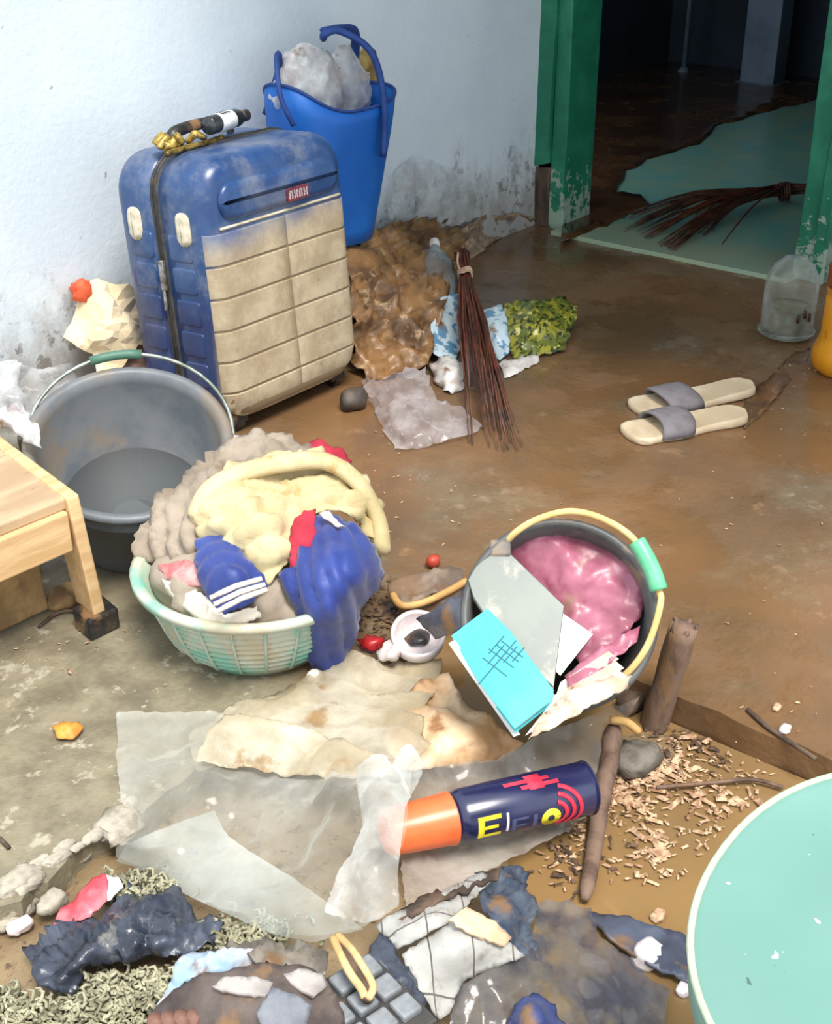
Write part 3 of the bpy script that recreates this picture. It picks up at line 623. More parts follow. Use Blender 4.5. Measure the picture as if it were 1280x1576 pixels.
sk = thing('sack', G(590, 540), 'crumpled brown muddy sack between the suitcase and the stick broom', 'sack')
drape('sack_front', [(540, 400, ('y', -.20)), (560, 362, ('y', -.17)), (605, 345, ('y', -.12)), (650, 340, ('y', -.06)), (700, 345, ('y', -.03)), (715, 375, ('y', -.10)), (690, 450, .10), (668, 520, .05), (656, 565, .004), (610, 582, .002), (566, 588, .002), (545, 560, .03), (535, 480, ('y', -.34))], [(610, 400, ('y', -.22)), (600, 470, ('y', -.33)), (610, 540, ('y', -.42)), (650, 400, ('y', -.2))], M_sack, sk, res=6, amp=.055, sc=14, oct=4, solid=.003, fold=(.8, .2, .3, 60, .012), minz=.002)
blob('sack_filling', Vector((-1.10, -.16, .10)), (.20, .12, .115), M_sack, sk, amp=.25, sc=12, seed=6, sub=4, flat=.85)
o = drape('plastic_sheet', [(596, 335, ('y', -.03)), (612, 262, ('y', -.02)), (640, 238, ('y', -.015)), (690, 255, ('y', -.015)), (735, 290, ('y', -.012)), (745, 330, ('y', -.02)), (690, 350, ('y', -.04)), (640, 352, ('y', -.06))], [(650, 300, ('y', -.06)), (700, 310, ('y', -.045))], M_film, res=6, amp=.03, sc=16, oct=4, solid=0); tag(o, 'crumpled clear plastic sheet against the wall right of the blue tote', 'plastic')
o = drape('rubble_skirt', [(690, 385, .0), (715, 350, ('y', -.03)), (745, 333, ('y', -.012)), (790, 328, ('y', -.012)), (824, 334, ('y', -.012)), (800, 348, 0), (760, 372, 0), (725, 400, 0)], [(745, 358, .03)], mat('plaster_crumbs', (176, 152, 126), (130, 108, 88), 40, rough=.85, bump=.8, bscale=90), res=7, amp=.022, sc=30, solid=.004, minz=0); tag(o, 'fallen plaster crumbs along the foot of the wall by the door', 'rubble', kind='stuff')
# slumped clear bottle-like wrapper
bt = thing('plastic_bottle', G(680, 470), 'squashed grey clear plastic bottle leaning on the brown sack', 'bottle')
a = Q(670, 385, ('y', -.20)); b = Q(688, 500, ('y', -.37)); F = frame_z(a, b-a); Lb = (b-a).length
m_ = MB(); rr_ = [(.010, -.02), (.012, -.004), (.030, .02), (.040, .045), (.036, .07), (.039, .10), (.032, Lb*.65), (.038, Lb*.8), (.034, Lb), (.02, Lb+.006)]
n_ = 24; rings = []
for r_, z_ in rr_: rings.append([F(r_*(1+.22*noise.noise(Vector((math.cos(6.283*i/n_)*1.5, math.sin(6.283*i/n_)*1.5, z_*20))))*math.cos(6.283*i/n_), r_*.7*(1+.2*noise.noise(Vector((math.cos(6.283*i/n_), 4, z_*18))))*math.sin(6.283*i/n_), z_) for i in range(n_)])
m_.rings(rings); m_.build('body', M_bottle, bt)
MB().lathe(F, [(.013, -.034), (.014, -.03), (.014, -.016), (.012, -.014)], 14).build('cap', M_white, bt)
o = drape('packet', [(678, 458, ('y', -.385)), (712, 452, ('y', -.385)), (716, 520, ('y', -.43)), (700, 556, .02), (668, 545, .025), (655, 528, ('y', -.44))], [(688, 505, ('y', -.44))], M_pack, res=7, amp=.014, sc=26, solid=.003); tag(o, 'blue and white printed packet leaning behind the stick broom', 'packet')
o = drape('plastic_scrap', [(660, 560, .012), (690, 548, .03), (712, 560, .03), (714, 598, .004), (694, 607, .003), (668, 588, .004)], [(688, 575, .04)], M_white, res=6, amp=.014, sc=32, solid=.002, minz=.002); tag(o, 'puckered white plastic scrap at the foot of the stick broom', 'plastic')
o = drape('foil_bag', [(558, 590, .008), (585, 580, .03), (655, 565, .02), (662, 600, .03), (700, 625, .025), (744, 655, .006), (730, 668, .003), (670, 685, .003), (608, 692, .003), (588, 660, .006), (572, 620, .008)], [(640, 630, .05), (610, 610, .045), (680, 650, .03)], M_silver, res=6, amp=.026, sc=16, oct=4, solid=0, minz=.002); tag(o, 'silvery translucent plastic bag flat on the mud before the suitcase', 'bag')
pk = thing('snack_packet', G(815, 540), 'crumpled yellow-green patterned packet lying on the mud', 'packet')
drape('wrapper', [(772, 470, .07), (830, 460, .075), (868, 458, .06), (884, 468, .045), (885, 492, .03), (876, 520, .015), (868, 540, .006), (830, 548, .004), (790, 552, .004), (778, 520, .03)], [(820, 500, .06), (850, 495, .055)], M_yg, pk, res=7, amp=.018, sc=22, solid=.004, minz=.002)
drape('white_end', [(742, 478, .065), (772, 470, .07), (784, 500, .05), (782, 545, .008), (768, 556, .004), (752, 530, .02)], [(764, 510, .05)], M_pack, pk, res=6, amp=.012, sc=26, solid=.004, minz=.002)
o = drape('plastic_scrap', [(766, 560, .004), (790, 552, .012), (828, 548, .012), (830, 556, .004), (800, 572, .003), (776, 582, .003)], [(795, 562, .014)], M_white, res=5, amp=.01, sc=40, solid=.0015, minz=.002); tag(o, 'thin white plastic strip under the yellow-green packet', 'plastic')
tag(blob('stone', G(545, 615, .02), (.035, .025, .028), mat('dark_stone', (62, 54, 48), (90, 78, 66), 20, rough=.6), amp=.4, sc=22, seed=8, flat=.7), 'dark lump beside the lower right corner of the suitcase', 'stone')

# stick broom propped against the sack: every rib its own stick
rnd = random.Random(11)
br = thing('stick_broom', G(760, 670), 'reddish palm-rib stick broom tied with string leaning on the sack', 'broom')
topc = Q(712, 392, ('y', -.33)); tie = Q(716, 425, ('y', -.37))
for i in range(46):
    u = rnd.uniform(-1, 1); v = rnd.uniform(-1, 1); k = rnd.random()
    px = 716+ (u*.5+.5)*88; py = 640+46*rnd.random()+12*(u*.5+.5)
    if k < .35: px = 712+(u*.5+.5)*60; py = 560+70*rnd.random()
    e = Q(px, py, .004+.006*rnd.random()) if k >= .35 else Q(px, py, .02+.05*rnd.random())
    m1 = tie+Vector((.010*u, .010*v, .0)); t0 = topc+Vector((.018*u, .014*v, .012*rnd.random()))
    mid = (m1+e)/2+Vector((.008*u, .008*v, .012))
    MB().tube([t0, m1, mid, e], [.0028, .003, .0024, .0012], 5).build('stick', M_stick if rnd.random() < .7 else M_stickdark, br)
dv = (tie-topc).normalized(); F = frame_z(tie-dv*.014, dv)
m_ = MB()
for k in range(3): m_.tube([F(.0165*math.cos(6.283*i/20), .0165*math.sin(6.283*i/20), .006*k+.003*math.sin(i)) for i in range(21)], .003, 6)
m_.tube(spline([F(-.016, 0, 0), F(-.022, .004, -.02), F(-.018, .006, -.05)], 4), .003, 6)
m_.build('string', mat('pale_string', (206, 176, 150), (170, 138, 112), 60, rough=.8), br)

# loose palm frond broom inside the doorway
fb = thing('palm_broom', G(1190, 320, .012), 'dark spread palm-rib broom lying on the teal floor inside the doorway', 'broom')
hb = Q(1248, 292, .06); nk = Q(1195, 296, .05)
for i in range(44):
    u = i/43; r1 = rnd.random()
    if u < .45: ex, ey = 958+55*r1, 325+70*u+12*r1
    else: ex, ey = 985+70*(u-.45)+30*r1, 362+38*(u-.45)+8*r1
    if r1 > .72: ex += 60; ey -= 14
    e = Q(ex, min(ey, 396), .016); jit = Vector((rnd.uniform(-.02, .02), rnd.uniform(-.02, .02), rnd.uniform(-.012, .02)))
    n_ = nk+jit; q = n_*.45+e*.55+Vector((.02*(u-.5), .0, .035))
    MB().tube(spline([hb+jit*.6, n_, q, e], 3), [.004]*4+[.0035]*3+[.003, .0025, .0015], 5).build('stick', M_stickdark if rnd.random() < .75 else M_stick, fb)
F = frame_z(nk, hb-nk); m_ = MB()
for k in range(4): m_.tube([F(.028*math.cos(6.283*i/20), .028*math.sin(6.283*i/20), .008*k+.012) for i in range(21)], .004, 6)
m_.build('binding', M_stickdark, fb)

# ------------------------------------------------------------------ sandals, jar, yellow canister
M_sole = mat('cream_footbed', (226, 208, 178), (206, 184, 150), 14, rough=.6, mud=.14, mudc=(160, 132, 100))
M_band = mat('grey_strap', (138, 132, 136), (116, 108, 110), 12, rough=.75, bump=.5, bscale=260)
def sandal(toe, heel, label, z0=0.0, side=1):
    d = heel-toe; L = d.length; d.normalize(); sx = Vector((-d.y, d.x, 0)); F = Fr((toe.x, toe.y, z0), d, sx, (0, 0, 1))
    o = thing('sandal', (toe+heel)/2, label, 'sandal', 'cream slide sandals')
    prof = [(0, .0), (.008, .020), (.03, .034), (.07, .043), (.12, .044), (.20, .040), (.30, .0435), (.36, .045), (.46, .041), (.58, .035), (.70, .033), (.82, .034), (.92, .031), (.97, .022), (1, .0)]
    def prof_w(t):
        for (a, x), (b, y) in zip(prof, prof[1:]):
            if a <= t <= b: return 1.15*(x+(y-x)*(t-a)/(b-a))
        return 0
    ts = [0, .006, .02, .05, .10, .17, .25, .33, .42, .52, .62, .72, .82, .90, .955, .985, 1]
    pts = [(t_*L, prof_w(t_)+.004*math.sin(t_*3)*side) for t_ in ts]+[(t_*L, -prof_w(t_)+.004*math.sin(t_*3)*side) for t_ in ts[-2:0:-1]]
    hz = lambda x: .013+.006*max(0, (x/L-.55))**1*2
    m_ = MB(); n = len(pts); cx = L*.5
    rings = []
    for zz, ins in ((0, .004), (.004, 0), (1, 0), (1.25, .003), (1.2, .007)):
        rings.append([F(cx+(p[0]-cx)*(1-ins/(L*.5)), p[1]*(1-ins/.04), (hz(p[0])*zz if zz >= 1 else zz)) for p in pts])
    m_.rings(rings); m_.build('sole', M_sole, o, autos=50)
    rows = []; 
    for i in range(7):
        x = L*(.20+.26*i/6); row = []
        for j in range(13):
            a_ = math.pi*j/12; w_ = prof_w(x/L)+.004; row.append(F(x+.010*math.sin(a_)*side, -w_*math.cos(a_)+.004*math.sin(x/L*3)*side, .008+.032*math.sin(a_)**.6))
        rows.append(row)
    v = [p for r in rows for p in r]; f = [(i*13+j, i*13+j+1, (i+1)*13+j+1, (i+1)*13+j) for i in range(6) for j in range(12)]
    mk('strap', v, f, M_band, o, solid=.005)
    return o
sandal(G(974, 636, .0), G(1156, 600, .0), 'cream sandal with grey strap lying behind its pair on the mud', side=-1)
sandal(G(962, 676, 0), G(1146, 644, 0), 'cream sandal with grey strap lying nearest the camera of the pair', side=1)

M_glass = mat('dusty_glass', (206, 210, 204), (168, 168, 156), 14, rough=.04, bump=.03, bscale=20, alpha=(.05, .20, 14), mud=.0)
M_grit = mat('greenish_grit', (132, 126, 94), (96, 92, 70), 40, rough=.8, bump=.6, bscale=120)
jc = G(1208, 516); jr = thing('glass_jar', jc, 'dome-topped clear glass jar with grit inside by the doorpost', 'jar')
F = Fr((jc.x, jc.y, .004)); R_ = .064
m_ = MB(); m_.lathe(F, [(.0, .0), (R_-.006, .0), (R_+.002, .006), (R_+.002, .014), (R_-.003, .02), (R_-.001, .03), (R_-.001, .125), (R_-.006, .15), (R_-.018, .172), (.030, .184), (.026, .19), (.0, .192), (.0, .187), (.022, .186), (.028, .179), (R_-.022, .168), (R_-.010, .148), (R_-.005, .125), (R_-.005, .03), (R_-.008, .01), (0, .006)], 40); m_.build('glass', M_glass, jr)
m_ = MB(); m_.lathe(F, [(0, .007), (R_-.009, .011), (R_-.006, .03), (R_-.006, .070), (R_-.02, .066), (.02, .058), (0, .06)], 32); m_.build('grit', M_grit, jr)
MB().lathe(F, [(R_+.0015, .007), (R_+.0045, .009), (R_+.0045, .013), (R_+.0015, .015)], 36, closed=True).build('foot_ring', M_glass, jr)
for i in range(3): m_ = MB(); p = F((R_+.0005)*math.cos(3.9+.25*i), (R_+.0005)*math.sin(3.9+.25*i), .05+.01*(i % 2)); m_.tube([p, p+Vector((0, 0, .02))], .0035, 6); m_.build('dirt_fleck', M_stickdark, jr)
M_yel = mat('amber_yellow_plastic', (222, 150, 32), (204, 128, 22), 8, rough=.35, mud=.16, mudc=(120, 84, 44), mudscale=18)
yc = G(1303, 572); yb_ = thing('canister', yc, 'amber yellow plastic canister with flared foot at the right edge', 'canister')
F = Fr((yc.x, yc.y, 0))
m_ = MB(); m_.lathe(F, [(0, .002), (.068, .002), (.078, .012), (.084, .035), (.082, .055), (.074, .075), (.070, .09), (.070, .175), (.067, .18), (.070, .186), (.070, .275), (.062, .30), (.03, .318), (.03, .33), (0, .33)], 40); m_.build('body', M_yel, yb_)
MB().lathe(F, [(.072, .200), (.0728, .202), (.0728, .245), (.072, .247)], 40, closed=True).build('band', mat('brown_band', (150, 82, 34), (120, 60, 26), 20, rough=.5), yb_)
MB().lathe(F, [(.034, .322), (.036, .325), (.036, .35), (.032, .354), (0, .354)], 24).build('cap', M_red, yb_)

# ------------------------------------------------------------------ laundry basket and clothes
M_basket = mat('mint_basket_plastic', (124, 182, 162), (190, 194, 178), 7, rough=.4, mud=.42, mudc=(184, 174, 148), mudscale=10, lo=.38, hi=.52)
rim = Q(392, 862, .135); bs = thing('laundry_basket', Vector((rim.x, rim.y, 0)), 'mint green and white plastic basket heaped with wet clothes', 'basket')
F = Fr((rim.x, rim.y, 0)); RB = .172; HB = .135
prof = [(0, .003), (.098, .003), (.106, .0)]
for k in range(9): z_ = .012+.10*k/9; r_b = .114+.052*(k/9)**.6; prof += [(r_b, z_), (r_b+.0025, z_+.004), (r_b+.001, z_+.008)]
prof += [(RB-.003, HB-.016), (RB+.010, HB-.014), (RB+.011, HB-.003), (RB+.004, HB), (RB-.006, HB-.004), (.108, .02), (0, .012)]
MB().lathe(F, prof, 56).build('body', M_basket, bs)
for i in range(22):
    a_ = 6.283*i/22; ca, sa = math.cos(a_), math.sin(a_); MB().tube([F(ca*(.115+.053*q**.6), sa*(.115+.053*q**.6), .012+.105*q) for q in (0, .1, .25, .5, .75, 1)], .0025, 5).build('rib', M_basket, bs)
M_gcl = mat('grey_brown_cotton', (164, 150, 134), (138, 124, 108), 9, rough=.9, bump=.35, bscale=120, mud=.2, mudc=(120, 104, 84))
M_ycl = mat('pale_yellow_cotton', (206, 191, 150), (180, 163, 120), 8, rough=.9, bump=.35, bscale=120, mud=.16, mudc=(176, 146, 92))
M_ncl = mat('navy_sport_cloth', (30, 48, 116), (40, 62, 138), 10, rough=.5, bump=.2, bscale=200, sheen=.2)
M_rcl = mat('crimson_cloth', (186, 44, 66), (160, 34, 54), 12, rough=.8, bump=.2, bscale=150)
M_pcl = mat('pink_striped_cloth', (214, 160, 156), (188, 104, 104), 30, rough=.85)
M_wcl = mat('off_white_cloth', (230, 222, 210), (206, 194, 178), 10, rough=.9, mud=.12, bump=.25, bscale=120)
blob('filling', F(0, 0, .115), (.148, .148, .065), M_gcl, bs, amp=.25, sc=14, seed=3, sub=4)
o = drape('shirt', [(216, 856, .125), (220, 812, .155), (250, 760, .17), (285, 735, .18), (300, 716, .20), (345, 690, .21), (395, 668, .215), (440, 672, .215), (480, 690, .19), (490, 720, .20), (420, 740, .21), (340, 765, .20), (310, 800, .20), (306, 850, .165), (275, 868, .14), (240, 866, .125)], [(270, 800, .195), (340, 725, .225), (410, 700, .235), (250, 835, .16)], M_gcl, res=7, amp=.022, sc=13, solid=.005, fold=(.5, -.6, .5, 80, .020)); tag(o, 'grey-brown shirt bunched at the back left of the basket', 'clothes')
o = drape('folded_cloth', [(448, 684, .17), (490, 678, .185), (522, 690, .185), (540, 712, .17), (520, 722, .18), (470, 704, .19)], [(500, 695, .195)], M_rcl, res=6, amp=.012, sc=22, solid=.005); tag(o, 'crimson cloth peeping out behind the yellow towel', 'clothes')
o = drape('towel', [(296, 795, .20), (312, 755, .225), (360, 722, .24), (430, 703, .25), (490, 697, .245), (535, 718, .22), (570, 760, .19), (590, 810, .15), (592, 860, .13), (580, 840, .15), (555, 805, .185), (500, 785, .205), (470, 800, .20), (455, 850, .185), (430, 880, .17), (412, 905, .155), (395, 880, .17), (350, 850, .185), (310, 830, .19)], [(350, 770, .245), (430, 745, .235), (500, 735, .235), (545, 765, .21), (400, 800, .235), (380, 840, .21), (430, 820, .215)], M_ycl, res=7, amp=.018, sc=15, solid=.005, fold=(.35, .75, .5, 85, .022)); tag(o, 'pale yellow towel folded over the top of the basket', 'clothes')
m_ = MB(); m_.tube(spline([Q(300, 800, .205), Q(322, 756, .24), Q(370, 728, .255), Q(440, 712, .265), Q(500, 710, .258), Q(550, 742, .225), Q(582, 800, .17), Q(588, 850, .145)], 6), [.008]+[.017]*41+[.008], 10, .7); v_ = m_
o = m_.build('towel_roll', M_ycl, bpy.data.objects[o.name])
o = drape('folded_cloth', [(448, 806, .205), (468, 790, .21), (486, 786, .21), (484, 850, .195), (470, 868, .185), (446, 874, .18)], [(465, 830, .215)], M_rcl, res=6, amp=.012, sc=20, solid=.004); tag(o, 'crimson cloth between the yellow towel and the navy jersey', 'clothes')
js = thing('jersey', Q(500, 1030, .0), 'navy blue sports jersey hanging over the basket rim to the floor', 'clothes')
drape('jersey_body', [(472, 800, .205), (505, 784, .215), (545, 806, .20), (578, 842, .175), (590, 880, .145), (584, 905, .125), (558, 928, .115), (548, 975, .06), (534, 1020, .012), (520, 1036, .004), (482, 1032, .004), (468, 985, .07), (456, 930, .135), (440, 905, .155), (428, 888, .165), (458, 868, .19)], [(520, 850, .21), (500, 900, .185), (510, 940, .15), (505, 980, .09), (550, 880, .19), (545, 905, .165)], M_ncl, js, res=6, amp=.006, sc=14, solid=.004, fold=(.75, -.66, .15, 130, .009), minz=.004)
drape('white_trim', [(492, 792, .222), (505, 788, .226), (518, 800, .222), (530, 812, .216), (520, 812, .218), (504, 800, .224)], [], M_wcl, js, res=5, amp=.004, solid=.003)
blob('toggle', Q(484, 1042, .012), (.014, .012, .012), M_wcl, js, amp=.2, sc=40, sub=2)
sh = thing('shorts', Q(360, 930, .13), 'navy shorts with three white hem stripes over the basket rim', 'clothes')
hem = [(400, 884, .180), (411, 903, .165), (386, 926, .155), (342, 948, .145), (322, 922, .16), (304, 884, .175), (303, 830, .195), (330, 816, .205), (370, 850, .20)]; hin = [(345, 875, .205), (370, 900, .185)]
drape('shorts_body', hem, hin, M_ncl, sh, res=6, amp=.006, sc=18, solid=.004, fold=(.7, .6, 0, 110, .006), seed=4)
ev_ = lambda px, py, k=.007: .205-.00042*(max(0, py-870))-.00010*abs(px-355)+k
for (xa, ya, xb, yb) in ((322, 918, 402, 888), (328, 928, 407, 897), (334, 938, 410, 905)):
    drape('stripe', [(xa, ya, ev_(xa, ya)), ((xa+xb)/2, (ya+yb)/2-4, ev_((xa+xb)/2, (ya+yb)/2)), (xb, yb, ev_(xb, yb)), (xb+2, yb+5, ev_(xb, yb+5)), ((xa+xb)/2+2, (ya+yb)/2+2, ev_((xa+xb)/2, (ya+yb)/2+5)), (xa+2, ya+5, ev_(xa, ya+5))], [], M_wcl, sh, res=6, amp=.0, solid=.004, rag=.3)
o = drape('folded_cloth', [(246, 872, .145), (285, 862, .165), (306, 872, .17), (322, 905, .16), (290, 902, .15), (256, 892, .14)], [(285, 882, .165)], M_pcl, res=6, amp=.012, sc=24, solid=.004); tag(o, 'pink patterned cloth at the left rim of the basket', 'clothes')
o = drape('folded_cloth', [(250, 890, .143), (290, 900, .15), (326, 924, .155), (345, 948, .148), (395, 932, .148), (402, 950, .135), (350, 968, .118), (300, 950, .118), (262, 915, .128)], [(310, 930, .148)], M_wcl, res=6, amp=.006, sc=20, solid=.004); tag(o, 'off-white cloth folded over the front rim of the basket', 'clothes')

o = drape('mud_streak', [(1136, 648, .001), (1150, 610, .001), (1182, 584, .001), (1215, 548, .001), (1246, 536, .001), (1240, 560, .001), (1205, 598, .001), (1170, 640, .001), (1146, 660, .001)], [(1190, 595, .012)], mat('ridged_wet_mud', (122, 88, 58), (88, 62, 42), 20, rough=.25, rough2=.5, bump=.5, bscale=50), res=6, amp=.008, sc=26, solid=.003, minz=-.002); tag(o, 'ridge of wet brown mud between the sandals and the glass jar', 'mud', kind='stuff')

# ------------------------------------------------------------------ tipped bucket of books and papers at the slab corner
M_dkb = mat('dark_grey_bucket', (92, 94, 92), (70, 70, 68), 8, rough=.45, mud=.3, mudc=(130, 112, 92))
M_hnd = mat('cream_handle', (226, 196, 132), (206, 172, 104), 20, rough=.45)
M_mint = mat('mint_grip', (108, 192, 146), (86, 170, 126), 20, rough=.4)
M_pinkp = mat('pink_plastic_folder', (172, 102, 122), (140, 74, 90), 7, rough=.34, bump=.2, bscale=26, mud=.12, mudc=(150, 110, 98))
M_gbook = mat('grey_green_cover', (102, 112, 104), (86, 96, 92), 5, rough=.35, mud=.14, mudc=(150, 146, 132))
M_cyan = mat('cyan_cover', (48, 190, 204), (76, 212, 220), 4, rough=.4)
M_pages = mat('wet_paper_pages', (226, 216, 202), (190, 174, 156), 26, rough=.8, stretch=(1, 1, 8), bump=.4, bscale=90)
M_paper = mat('white_paper', (240, 240, 240), (226, 224, 220), 10, rough=.7)
M_dirty = mat('soaked_paper', (214, 200, 182), (176, 152, 126), 9, rough=.6, bump=.3, bscale=50, mud=.2, mudc=(150, 116, 84))
M_ink = mat('dark_blue_ink', (24, 92, 108), rough=.6)
KC = Q(860, 945, .20); el = math.radians(42); hd2 = Vector((CAM.x-KC.x, CAM.y-KC.y, 0)).normalized()
KA = (hd2*math.cos(el)+Vector((0, 0, 1))*math.sin(el)).normalized()
KF = frame_z(KC-KA*.20, KA, RT); pb = thing('bucket', Vector((KC.x, KC.y, 0)), 'tipped dark bucket with cream handle crammed with books and papers', 'bucket')
bucket(KF, .098, .120, .20, M_dkb, pb, lip=.006)
pl = lambda o: ('p', KC+KA*o, KA)
hp = spline([Q(x, y, pl(o)) for x, y, o in ((776, 838, -.012), (795, 818, .008), (830, 798, .02), (880, 787, .03), (935, 802, .035), (982, 838, .035), (1012, 905, .03), (1016, 930, .03), (1000, 985, .02), (975, 1025, .005), (945, 1052, -.012))], 5)
h_ = MB().tube(hp, .0045, 8).build('handle', M_hnd, pb)
g0 = [Q(x, y, pl(o)) for x, y, o in ((980, 834, .035), (994, 858, .0355), (1006, 884, .033), (1014, 908, .03))]
MB().tube(spline(g0, 4), .0115, 10).build('grip', M_mint, h_)
for x, y in ((770, 846), (950, 1050)): MB().box(Fr(Q(x, y, pl(-.012)), KF.x, KF.y, KF.z), (-.014, -.012, -.012), (.014, .012, .012)).build('handle_lug', M_dkb, pb, bevel=.004, smooth=False)
def book(name, px, off, th, cover, label, cat, tilt=None, pages=True, ins=.003):
    pts = [Q(x, y, (pl(o_) if tilt else pl(off))) for (x, y), o_ in zip(px, tilt or [off]*len(px))]
    k3 = len(pts)//3 or 1; nrm = (pts[k3]-pts[0]).cross(pts[2*k3]-pts[0]).normalized(); pts = [Q(x, y, ('p', pts[0], nrm)) for x, y in px]
    if nrm.dot(CAM-pts[0]) < 0: nrm = -nrm
    cen = sum(pts, Vector())/len(pts); o = thing(name, cen-nrm*th, label, cat)
    def pr(a, b, k): m_ = MB(); m_.rings([[cen+(p-cen)*k-nrm*a for p in pts], [cen+(p-cen)*k-nrm*b for p in pts]]); return m_
    if pages:
        pr(0, .002, 1).build('cover', cover, o, smooth=False, bevel=.0008); pr(.002, th-.002, 1-ins/.08).build('pages', M_pages, o, smooth=False); pr(th-.002, th, 1).build('back_cover', cover, o, smooth=False)
    else: pr(0, th, 1).build('sheet', cover, o, smooth=False)
    return o, pts, nrm
o = drape('plastic_folder', [(770, 856, pl(-.035)), (796, 832, pl(-.03)), (860, 818, pl(-.03)), (922, 828, pl(-.03)), (968, 864, pl(-.03)), (990, 920, pl(-.03)), (985, 950, pl(-.03)), (950, 990, pl(-.03)), (905, 1030, pl(-.03)), (870, 1000, pl(-.04)), (830, 920, pl(-.045))], [(880, 880, pl(-.03)), (930, 920, pl(-.028)), (900, 960, pl(-.03))], M_pinkp, res=7, amp=.022, sc=11, oct=4, solid=.002, fold=(.6, .2, .7, 45, .010)); tag(o, 'crumpled pink plastic folder inside the tipped bucket', 'folder')
book('paper_sheet', [(866, 944), (912, 976), (862, 1040), (852, 1030)], -.018, .002, M_paper, 'white paper corner beside the grey-green book', 'paper', pages=False)
book('book', [(720, 892), (732, 872), (752, 852), (778, 845), (868, 932), (852, 1058), (806, 1015), (745, 945), (728, 918)], 0, .014, M_gbook, 'grey-green covered book lying across the tipped bucket', 'book', tilt=[.004, .0, -.002, -.004, .006, .018, .014, .008, .004])
ob, cp, cn = book('book', [(694, 978), (750, 936), (786, 972), (852, 1062), (846, 1080), (792, 1122), (738, 1052)], 0, .018, M_cyan, 'bright cyan covered book slipping out of the tipped bucket', 'book', tilt=[.020, .018, .022, .040, .042, .050, .034])
cc = Q(768, 1018, ('p', cp[0], cn)); eu = (Q(792, 990, ('p', cp[0], cn))-Q(744, 1046, ('p', cp[0], cn))).normalized(); F = Fr(cc, eu, cn.cross(eu), cn)
for y0, x0, x1 in ((.0, -.04, .035), (-.006, .002, .03), (.008, -.012, .02), (.016, .0, .03), (-.014, .01, .034)):
    MB().box(F, (x0, y0, .0), (x1, y0+.0018, .0007)).build('cover_line', M_ink, ob, smooth=False)
for x0 in (-.010, .004, .014, .022): MB().box(F, (x0, -.020, .0), (x0+.0016, .022-.3*abs(x0), .0006)).build('cover_line', M_ink, ob, smooth=False)
for i, (px, of) in enumerate([([(846, 1084), (952, 1032), (964, 1040), (808, 1132)], .030), ([(852, 1070), (948, 1018), (960, 1028), (820, 1120)], .018), ([(690, 990), (700, 985), (800, 1130), (790, 1134)], .024), ([(862, 1050), (936, 1002), (952, 1014), (850, 1088)], .008)]):
    book('paper_sheaf', px, of, .007, M_dirty if i % 2 else M_paper, ['pale damp papers lowest at the mouth of the tipped bucket', 'brownish damp papers above the lowest sheaf in the bucket mouth', 'narrow white paper edge left of the cyan book', 'damp papers right below the pink folder'][i], 'paper', pages=False)
o = drape('paper_sheet', [(838, 1092, pl(.045)), (880, 1062, pl(.040)), (940, 1040, pl(.032)), (972, 1040, pl(.026)), (960, 1062, pl(.036)), (905, 1090, pl(.046)), (850, 1122, pl(.052)), (812, 1138, pl(.056))], [], M_dirty, res=7, amp=.010, sc=20, solid=.001); tag(o, 'creased greyish paper hanging out below the tipped bucket rim', 'paper')
o = drape('paper_sheet', [(868, 1040, pl(.006)), (905, 1012, pl(.0)), (962, 975, pl(-.006)), (985, 962, pl(-.01)), (980, 985, pl(.0)), (940, 1020, pl(.01)), (880, 1062, pl(.016))], [], M_pinkp, res=7, amp=.008, sc=20, solid=.0015); tag(o, 'pinkish wet sheet along the right rim inside the tipped bucket', 'paper')
o = drape('dark_folder', [(640, 952, .09), (700, 920, .13), (745, 905, .16), (752, 938, .14), (698, 975, .10), (668, 985, .06)], [(700, 945, .12)], mat('slate_plastic', (92, 94, 104), (66, 66, 76), 10, rough=.3, mud=.2), res=8, amp=.006, sc=15, solid=.003); tag(o, 'slate plastic folder edge left of the grey-green book', 'folder')

# muddy shoe, cap and scraps left of the bucket
M_shoe = mat('mud_soaked_canvas', (142, 124, 108), (98, 82, 70), 18, rough=.7, bump=.5, bscale=60, mud=.35, mudc=(120, 92, 66))
M_tan = mat('tan_rubber_edge', (208, 170, 108), (184, 140, 82), 18, rough=.6)
so = thing('slipper', G(660, 915), 'mud-soaked old slipper with tan sole edge beside the tipped bucket', 'slipper')
drape('insole', [(596, 910, .035), (605, 893, .045), (640, 884, .05), (690, 872, .05), (714, 880, .05), (716, 896, .045), (680, 910, .04), (640, 926, .035), (614, 930, .03)], [(650, 902, .036)], M_shoe, so, res=7, amp=.010, sc=26, solid=.006)
drape('side_wall', [(612, 932, .034), (650, 928, .036), (690, 910, .042), (716, 896, .046), (718, 925, .012), (690, 950, .006), (640, 955, .004), (618, 948, .006)], [(660, 938, .02)], M_shoe, so, res=7, amp=.006, sc=26, solid=.006)
MB().tube(spline([Q(604, 915, .038), Q(618, 932, .036), Q(650, 928, .04), Q(690, 910, .046), Q(717, 894, .05)], 5), .006, 8).build('sole_edge', M_tan, so)
M_cap = mat('milky_white_plastic', (222, 214, 214), (196, 182, 182), 20, rough=.35, mud=.12)
cpn = thing('bottle_ring', G(642, 990, .02), 'milky white plastic jar lid lying open side up by the cyan book', 'lid')
F = frame_z(Q(642, 986, .02), (-.35, -.35, 1.0)); MB().lathe(F, [(.0, .002), (.036, .0), (.040, .004), (.041, .022), (.037, .024), (.034, .020), (.033, .006), (0, .006)], 32).build('lid', M_cap, cpn)
blob('black_sludge', F(.002, -.002, .008), (.022, .018, .008), M_black, cpn, amp=.5, sc=40, sub=2)
M_redp = mat('red_plastic', (186, 40, 44), (140, 30, 36), 18, rough=.35)
